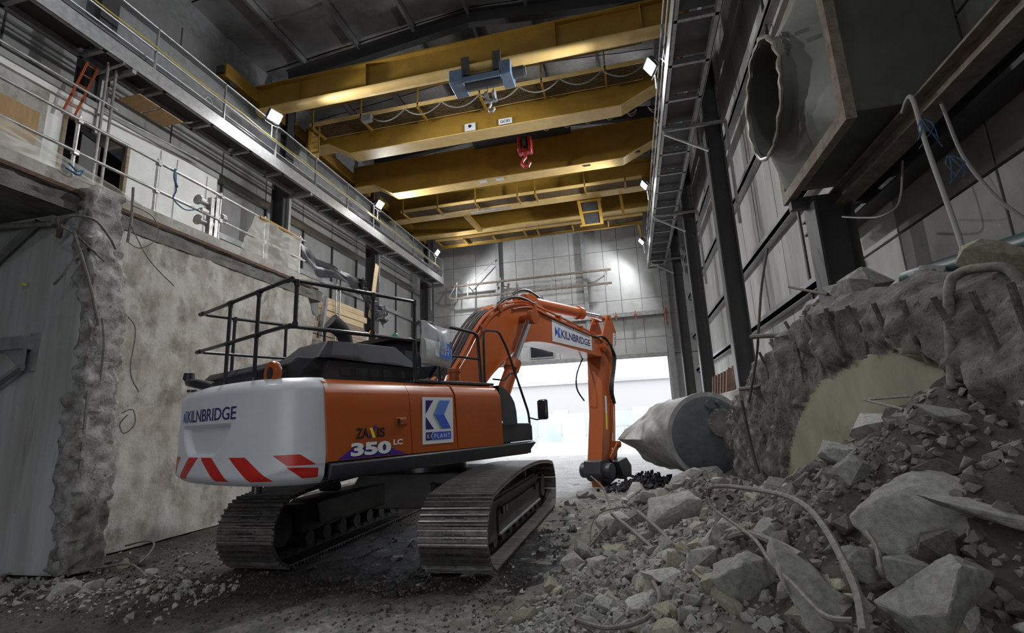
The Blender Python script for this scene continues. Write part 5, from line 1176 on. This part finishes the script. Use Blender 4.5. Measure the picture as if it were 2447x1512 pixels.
# hero chunks : x,y,half size,aspect,rotation,label
heroes=[(.50,3.05,.21,(1,.8,.66),(.1,.1,.4),'pale angular concrete boulder at the foot of the heap under the long curved rebar'),
 (.72,2.72,.22,(.8,1.1,.5),(.75,.25,.5),'tilted grey concrete slab leaning beside the pale angular boulder'),
 (1.08,2.36,.2,(1,.85,.75),(.1,-.2,.3),'rounded pale concrete boulder below the big dark slab'),
 (1.2,2.66,.28,(1.1,.8,.45),(.35,-.45,.2),'big dark flat sided concrete slab on the heap beside the long thin plate'),
 (.93,2.68,.13,(1,.8,.7),(.2,.2,1.2),'bluish grey concrete lump where the curved rebar ends'),
 (1.04,2.52,.11,(1.2,.8,.6),(.1,.1,.3),'flat topped concrete lump between the blue grey lump and the big slab'),
 (.37,6.9,.36,(.9,.6,1.1),(.2,.4,.3),'upright grey slab fragment in the middle of the heap'),
 (-.42,7.65,.25,(1,.9,.9),(.3,0,.8),'rounded concrete boulder at the edge of the heap beside the wet slurry'),
 (.75,9.3,.3,(1.3,.7,.45),(.1,-.5,.7),'flat slab on top of the heap in front of the crushed tank'),
 (1.55,2.98,.13,(1.4,.8,.35),(.1,.2,.2),'flat dark stone high on the heap under the broken wall'),
 (1.38,2.5,.2,(1.5,.6,.16),(.1,.25,-.2),'long thin concrete plate lying high on the heap'),
 (.05,6.3,.16,(1,.9,.8),(.1,.4,.6),'grey block beside the bundle of twisted bars'),
 (-.72,6.3,.15,(1,.9,.9),(.3,.1,.2),'small boulder at the heap edge beside the track'),
 (.0,4.2,.12,(1.3,.8,.6),(.1,.1,.2),'yellowish brick shaped fragment on the dusty slope'),
 (.85,2.2,.1,(1,.8,.8),(.4,.2,.8),'small dark lump at the bottom of the curved rebar'),
 (1.25,2.15,.14,(1.2,.7,.6),(.2,.2,1),'grey wedge shaped stone below the rounded pale boulder'),
 (.15,8.9,.24,(1,.8,.7),(.3,.3,.2),'square edged block on the far side of the heap'),
 (1.35,3.9,.16,(1,.9,.7),(.2,.2,.5),'dusty block against the greenish wall face')]
for i,(x,y,s,asp,rot,lab) in enumerate(heroes):
    mat=M_['rock_hero'] if 'yellowish' not in lab else M_['rock_warm']
    rock(rock_mesh('concrete_boulder',300+i,asp,mat,13+i%5,True),x,y,heap(x,y)+s*.35*max(asp[2],.4),s,rot,lab,None,'concrete_boulder','boulder')
def chunk_label(bi,s,x,y):
    tone='dark' if x>=.9 and bi%3 else 'yellowish' if bi%4==0 else 'grey'; size='large' if s>.15 else 'medium sized' if s>.085 else 'small'
    if y>8: pl='in front of the crushed tank'
    elif x>1.0: pl='under the broken wall'
    elif x<-.45: pl='at the heap edge beside the track'
    elif y<4.3 and x>.2: pl='around the long curved rebar'
    elif y<4.3: pl='on the dusty front slope'
    else: pl='among the twisted bars mid heap'
    return '%s jagged %s concrete chunk %s'%(size,tone,pl), '%s %s chunks %s'%(size,tone,pl)
cnt=0
while cnt<254:
    y=rs.choice((rs.uniform(1.6,4.5),rs.uniform(2.0,7),rs.uniform(4,11.5))); x=rs.uniform(-1.4,1.62); h=heap(x,y)
    if h<.03 and rs.random()<.96: continue
    if y>10.4 and x>1.1: continue
    s=min(.2,.04+abs(rs.gauss(0,.05)))*(1+.06*max(0,y-3)) ; dcam=math.hypot(x,y)
    if dcam<1.9: continue
    if s<.05*dcam/3.2*.6: s*=1.5
    bi=rs.randrange(18)
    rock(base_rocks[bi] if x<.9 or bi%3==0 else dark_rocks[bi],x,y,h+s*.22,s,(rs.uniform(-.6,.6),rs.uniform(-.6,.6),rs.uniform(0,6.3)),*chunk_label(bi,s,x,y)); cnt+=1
for k in range(46):
    if k<30: x=rs.uniform(-9.6,-5.9); y=5.15-abs(rs.gauss(0,.28))+(x+7.5)*-.05
    else: x=rs.uniform(-7.5,-5.0); y=rs.uniform(4.4,6.4)
    s=.035+abs(rs.gauss(0,.05)); s=min(s,.16)
    rock(base_rocks[rs.randrange(18)],x,y,zfloor(x,y)+s*.25,s,(rs.uniform(-.5,.5),rs.uniform(-.5,.5),rs.uniform(0,6.3)),*(('%s concrete chunk lying at the foot of the cross wall'%('large' if s>.08 else 'small'),'%s chunks by the cross wall'%('large' if s>.08 else 'small')) if k<30 else ('loose concrete chunk on the mud between stub and excavator','chunks on the mud by the stub')))
# gravel : too many to count
def gravel(name,N,fn,label,mat):
    vs=[];fs=[]; protos=[]
    for i in range(10):
        bm=hull(14,(1,.85,.75),900+i); protos.append(([v.co.copy() for v in bm.verts],[[v.index for v in f.verts] for f in bm.faces])); bm.verts.index_update(); protos[-1]=([v.co.copy() for v in bm.verts],[[v.index for v in f.verts] for f in bm.faces]); bm.free()
    for i in range(N):
        q=fn()
        if q is None: continue
        x,y,z,s=q; P,F=protos[rs.randrange(10)]; R=Euler((rs.uniform(-1,1),rs.uniform(-1,1),rs.uniform(0,6.3))).to_matrix(); b=len(vs)
        for p in P: v=R@p; vs.append((x+v.x*s,y+v.y*s,z+v.z*s))
        for f in F: fs.append(tuple(b+k for k in f))
    me=bpy.data.meshes.new(name); me.from_pydata(vs,[],fs); me.materials.append(mat); o=bpy.data.objects.new(name,me); COL.objects.link(o); return tag(o,label,'gravel',kind='stuff')
def gfn():
    y=rs.choice((rs.uniform(1.6,4.5),rs.uniform(2,6),rs.uniform(4,11))); x=rs.uniform(-1.55,1.66); h=heapn(x,y)
    if heap(x,y)<.015 and rs.random()<.93: return None
    d=math.hypot(x,y)
    if d<1.7: return None
    s=(.006+abs(rs.gauss(0,.015)))*(.6+.16*d); return x,y,h+s*.2,s
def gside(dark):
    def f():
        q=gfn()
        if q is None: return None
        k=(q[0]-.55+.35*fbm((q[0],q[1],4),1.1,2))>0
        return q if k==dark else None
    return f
gravel('rubble_gravel',11000,gside(False),'loose pale gravel and small stones on the dusty side of the heap',M_['rock'])
gravel('darkened_gravel',11000,gside(True),'loose darkened stones on the soil under the broken wall',M_['rock_d'])  # stones darkened with the soil, standing in for missing lamp light
def gfn2():
    x=rs.uniform(-9.5,-4.4); y=5.2-abs(rs.gauss(0,.45)) if rs.random()<.6 else rs.uniform(4.2,7.2); s=.008+abs(rs.gauss(0,.016))
    return x,y,zfloor(x,y)+s*.3,s
gravel('floor_gravel',1300,gfn2,'loose stones scattered over the mud by the left wall',M_['rock'])
def gfn3():
    x=rs.gauss(.25,.4); y=rs.gauss(12.6,.5); s=.02+abs(rs.gauss(0,.035)); return x,y,.02+max(0,.28-abs(x-.25)*.35)*rs.random(),s
gravel('dark_scrap',420,gfn3,'black oily scrap spilled under the crushed tank',M_['black_matt'])
def gfn4():
    x=rs.uniform(-7.0,-1.0); y=rs.gauss(5.0,.45) if rs.random()<.6 else rs.uniform(4.2,11); s=.004+abs(rs.gauss(0,.010))
    return x,y,zfloor(x,y)+s*.1,s
gravel('mud_clods',4200,gfn4,'dark crumbs of mud scattered over the floor around the tracks',M_['mudclod'])
# bent bars on the heap
bars=[('long curved rebar arching over the heap',.015,[(0.502, 4.2, 1.027), (0.509, 4.1, 1.1), (0.603, 3.9, 1.134), (0.755, 3.3, 1.171), (0.791, 2.9, 1.172), (0.764, 2.55, 1.134), (0.708, 2.2, 1.074), (0.666, 2.0, 1.037), (0.6, 1.8, 0.994)]),
('thin dark rebar sagging down below the long curved one',.011,[(0.502, 4.2, 1.027), (0.502, 4.0, 0.971), (0.577, 3.6, 0.937), (0.601, 3.2, 0.938), (0.6, 2.9, 0.907), (0.601, 2.5, 0.911), (0.612, 2.2, 0.903), (0.673, 2.1, 0.924)]),
('bent rebar standing up in front of the quick hitch',.016,[(-.792,9,.667),(-.581,8.6,.531),(-.476,8.2,.367),(-.419,7.6,.235),(-.537,7.3,.157),(-.604,7,.115),(-.721,6.7,.03)]),
('straight dusty bar lying down the slope from the round boulder',.024,[(-.399,7.3,.36),(-.002,5.9,.33),(.218,4.8,.34)]),
('straight bar leaning on the upright slab fragment',.026,[(-.043,6.8,.47),(.183,6,.4),(.307,5.5,.34)]),
('twisted bar looping over the middle of the heap',.013,[(.178,5.3,.32),(.266,5.3,.42),(.402,5.1,.47),(.541,4.8,.51),(.711,4.6,.6)]),
('short hooked bar under the looping twisted bar',.013,[(.206,5.1,.36),(.358,5.1,.43),(.468,4.8,.46),(.443,4.4,.45)]),
('curled wire hanging from the looping twisted bar',.012,[(.378,5.1,.43),(.312,4.6,.4),(.321,4.3,.41)]),
('curved bar lying low on the dusty front slope',.014,[(-0.485, 3.7, 0.313), (-0.27, 3.4, 0.386), (-0.066, 3.35, 0.447), (0.039, 3.4, 0.513), (0.06, 3.5, 0.552), (0.031, 3.7, 0.565)]),
('thin wire hoop beside the round boulder',.01,[(-.691,7,.04),(-.672,7.3,.237),(-.533,7.5,.354),(-.187,7.6,.40)]),
('wavy wire lying over the far blocks of the heap',.012,[(-.243,7,.3),(.096,7.4,.43),(.45,7.6,.54),(.684,7.2,.58)]),
('thick ribbed bar sticking out below the broken wall end',.022,[(0.56, 3.8, 0.819), (0.645, 3.6, 0.887), (0.694, 3.1, 0.94), (0.72, 2.8, 0.953)]),
('short curved bar standing beside the big dark slab',.011,[(0.94, 2.6, 1.107), (0.932, 2.5, 1.063), (0.896, 2.4, 1.009), (0.899, 2.4, 0.987)]),
('straight thin bar poking from the greenish wall face',.009,[(1.658,4.2,1.686),(1.705,3.6,1.69)]),
('second thin bar poking from the greenish wall face at a slant',.009,[(1.658,4.2,1.686),(1.616,3.5,1.6)]),
('thin bent wire by the foot of the broken stub',.012,[(-7.157,6.1,.16),(-6.724,6,.246),(-6.448,5.9,.245),(-6.299,5.7,.154),(-6.214,5.5,.106)]),
('tangled bar lying in the debris by the cross wall',.014,[(-6.89,5.3,.05),(-6.689,5.4,.07),(-6.354,5.5,.09),(-5.743,5.2,.04)]),
('straight stick lying on the mud by the cross wall',.012,[(-5.832,4.7,.01),(-5.563,4.8,.02)])]
for lab,r,p in bars: tag(MB().tube(p,r,7,6).build('rebar',M_['rebar']),lab,'rebar')
# hanging hoses and cables on the right
tag(MB().tube([(2.36,4.3,3.97),(2.303,4.05,3.949),(2.241,3.9,3.456),(2.125,3.6,2.687),(1.966,3.3,2.121),(1.763,2.9,1.769),(1.633,2.6,1.611)],.016,10,6).build('hanging_hose',M_['cable_g']),'long grey hose hanging from the duct beams onto the rubble','hose')
tag(MB().tube([(2.6,4.3,4.0),(2.576,4.2,3.929),(2.567,4.1,3.442),(2.638,4,3.049),(2.735,3.9,2.762),(2.8,3.8,2.3)],.013,8,6).build('hanging_hose',M_['cable_g']),'thinner grey hose hanging from the duct beams beside the long one','hose')
tag(MB().tube([(1.642,3.1,1.7),(1.724,3.1,2.219),(1.787,3.1,2.318),(1.845,3,2.318),(1.9,2.9,2.26),(1.879,2.8,2.0)],.026,10,6).build('bent_pipe',M_['rebar']),'bent grey conduit hoop standing on the broken wall','pipe')
tag(MB().tube([(2.45,5.9,3.7),(2.504,5.6,3.559),(2.551,5.3,3.453),(2.666,5.2,3.545),(2.763,5.2,3.95)],.01,6,6).build('loose_wire',M_['cable_g']),'thin pale wire looping under the duct beams','wire')
for i,(c,lab) in enumerate((((2.28,3.95,3.62),'blue frayed rope knotted on the long grey hose'),((2.46,4.05,3.35),'blue frayed rope hanging between the two grey hoses'))):
    m=MB()
    for k in range(6): m.tube([(c[0]+rs.uniform(-.02,.02),c[1],c[2]+.08),(c[0]+rs.uniform(-.06,.06),c[1]-.03,c[2]),(c[0]+rs.uniform(-.09,.09),c[1],c[2]-.06-rs.random()*.1)],.004,5,3)
    tag(m.build('frayed_rope',M_['rope_blue']),lab,'rope')
pp=MB().cyl((2.35,2.3,2.42),(2.2,4.4,2.6),.07,n=14); tag(pp.build('plastic_pipe',mk('teal_pipe',(.05,.075,.075),rough=.4)),'dark teal pipe lying on top of the broken wall','pipe')
for i,(y,s) in enumerate(((3.2,.18),(3.9,.12),(4.6,.2),(5.4,.14),(6.2,.12))): rock(base_rocks[i],2.0+.1*(i%2),y,interp(y,ZT)+.05,s,(.3*i,.2,i),'flat concrete chunk resting on top of the broken wall','chunks on the broken wall')
for i in range(8):
    y=13.1+i*.45; tag(MB().bar((2.42,y,2.1),(2.5,y-.15+.03*i,2.72),.05,.16).build('rusty_bar',M_['rust']),'rusty flat bar leaning upright on the right plinth','bar','rusty flat bars')
# tank
tk_=thing('crushed_tank','crushed grey steel tank with dark blue bolted end lying on rubble','tank',(1.57,11.8,1.17))
axd=Vector((-.30,.95,.0)).normalized(); ex=Vector((axd.y,-axd.x,0)).normalized(); ez=Vector((0,0,1)); AXT=(axd,ex,ez)
def shell(u,v):
    a=2*math.pi*u; L=v*2.1; r=.9*(1-.08*v); c=math.cos(a); s_=math.sin(a)
    p=axd*L+ex*(c*r)+ez*(s_*r)
    if c<0: p+= -ex*(.55*sstep(.1,.9,v)*(-c))*max(0,1-abs(s_+.1)*1.3) ; 
    p+= (ex*c+ez*s_)*(.10*v*fbm((c*1.5,s_*1.5,v*2),1.3,4))
    return tuple(p)
MB().grid(lambda u,v:shell(1-u,v),72,24).build('shell',M_['tank_s'],tk_,ang=40)
MB().lathe([(.001,-.06),(.5,-.055),(.8,-.03),(.9,0),(.9,.04),(.001,.05)],(0,0,0),AXT,64).build('end_plate',M_['tank'],tk_,ang=30)
MB().lathe([(.86,-.02),(.93,-.02),(.93,.05),(.86,.05)],(0,0,0),AXT,64).build('end_rim',M_['tank_s'],tk_)
mc=ex*.28+ez*.25-axd*.06
mh=MB().lathe([(.001,-.05),(.30,-.05),(.31,-.03),(.31,.05),(.001,.05)],mc,AXT,40).build('manhole_cover',M_['steel_grey'],tk_)
mh.data.materials[0]=mk('grimy_cover',(.2,.19,.17),(.13,.12,.1),6,.6)
for k in range(20): a=2*math.pi*k/20; p=mc+(ex*math.cos(a)+ez*math.sin(a))*.275; MB().cyl(p-axd*.05,p-axd*.075,.014,n=6).build('bolt',M_['galv'],mh)
nz=ex*.05+ez*.66-axd*.04
MB().lathe([(.05,-.1),(.1,-.1),(.1,-.06),(.06,-.05),(.06,.03),(.05,.03)],nz,AXT,20).build('nozzle',M_['tank'],tk_); MB().lathe([(.03,-.1),(.05,-.1),(.05,0),(.03,0)],nz+ex*.2+ez*.03,AXT,14).build('nozzle',M_['tank'],tk_)
MB().bar(-axd*.05+ex*.02+ez*.5,-axd*.05+ex*.1+ez*.8,.1,.02).build('lug',M_['tank'],tk_)
MB().grid(lambda u,v:tuple(axd*lerp(.3,1.9,u)-ex*(.62+.35*u+.1*v+.06*fbm((u*5,v*4,1),1.5,3))+ez*(.35+.1*v-.5*u+.08*fbm((u*6,v*5,3),1.5,3))),20,5).build('torn_edge',M_['conc_block'],tk_,ang=50)
# buckled sheet rail on the right wall
tag(MB().tube([(3.1,9.6,3.3),(3.02,9.0,3.35),(2.9,8.3,3.25),(2.98,7.8,3.4),(3.1,7.2,3.5)],.05,6,4).build('buckled_rail',M_['galv']),'buckled galvanised sheeting rail hanging on the right wall','sheeting rail')
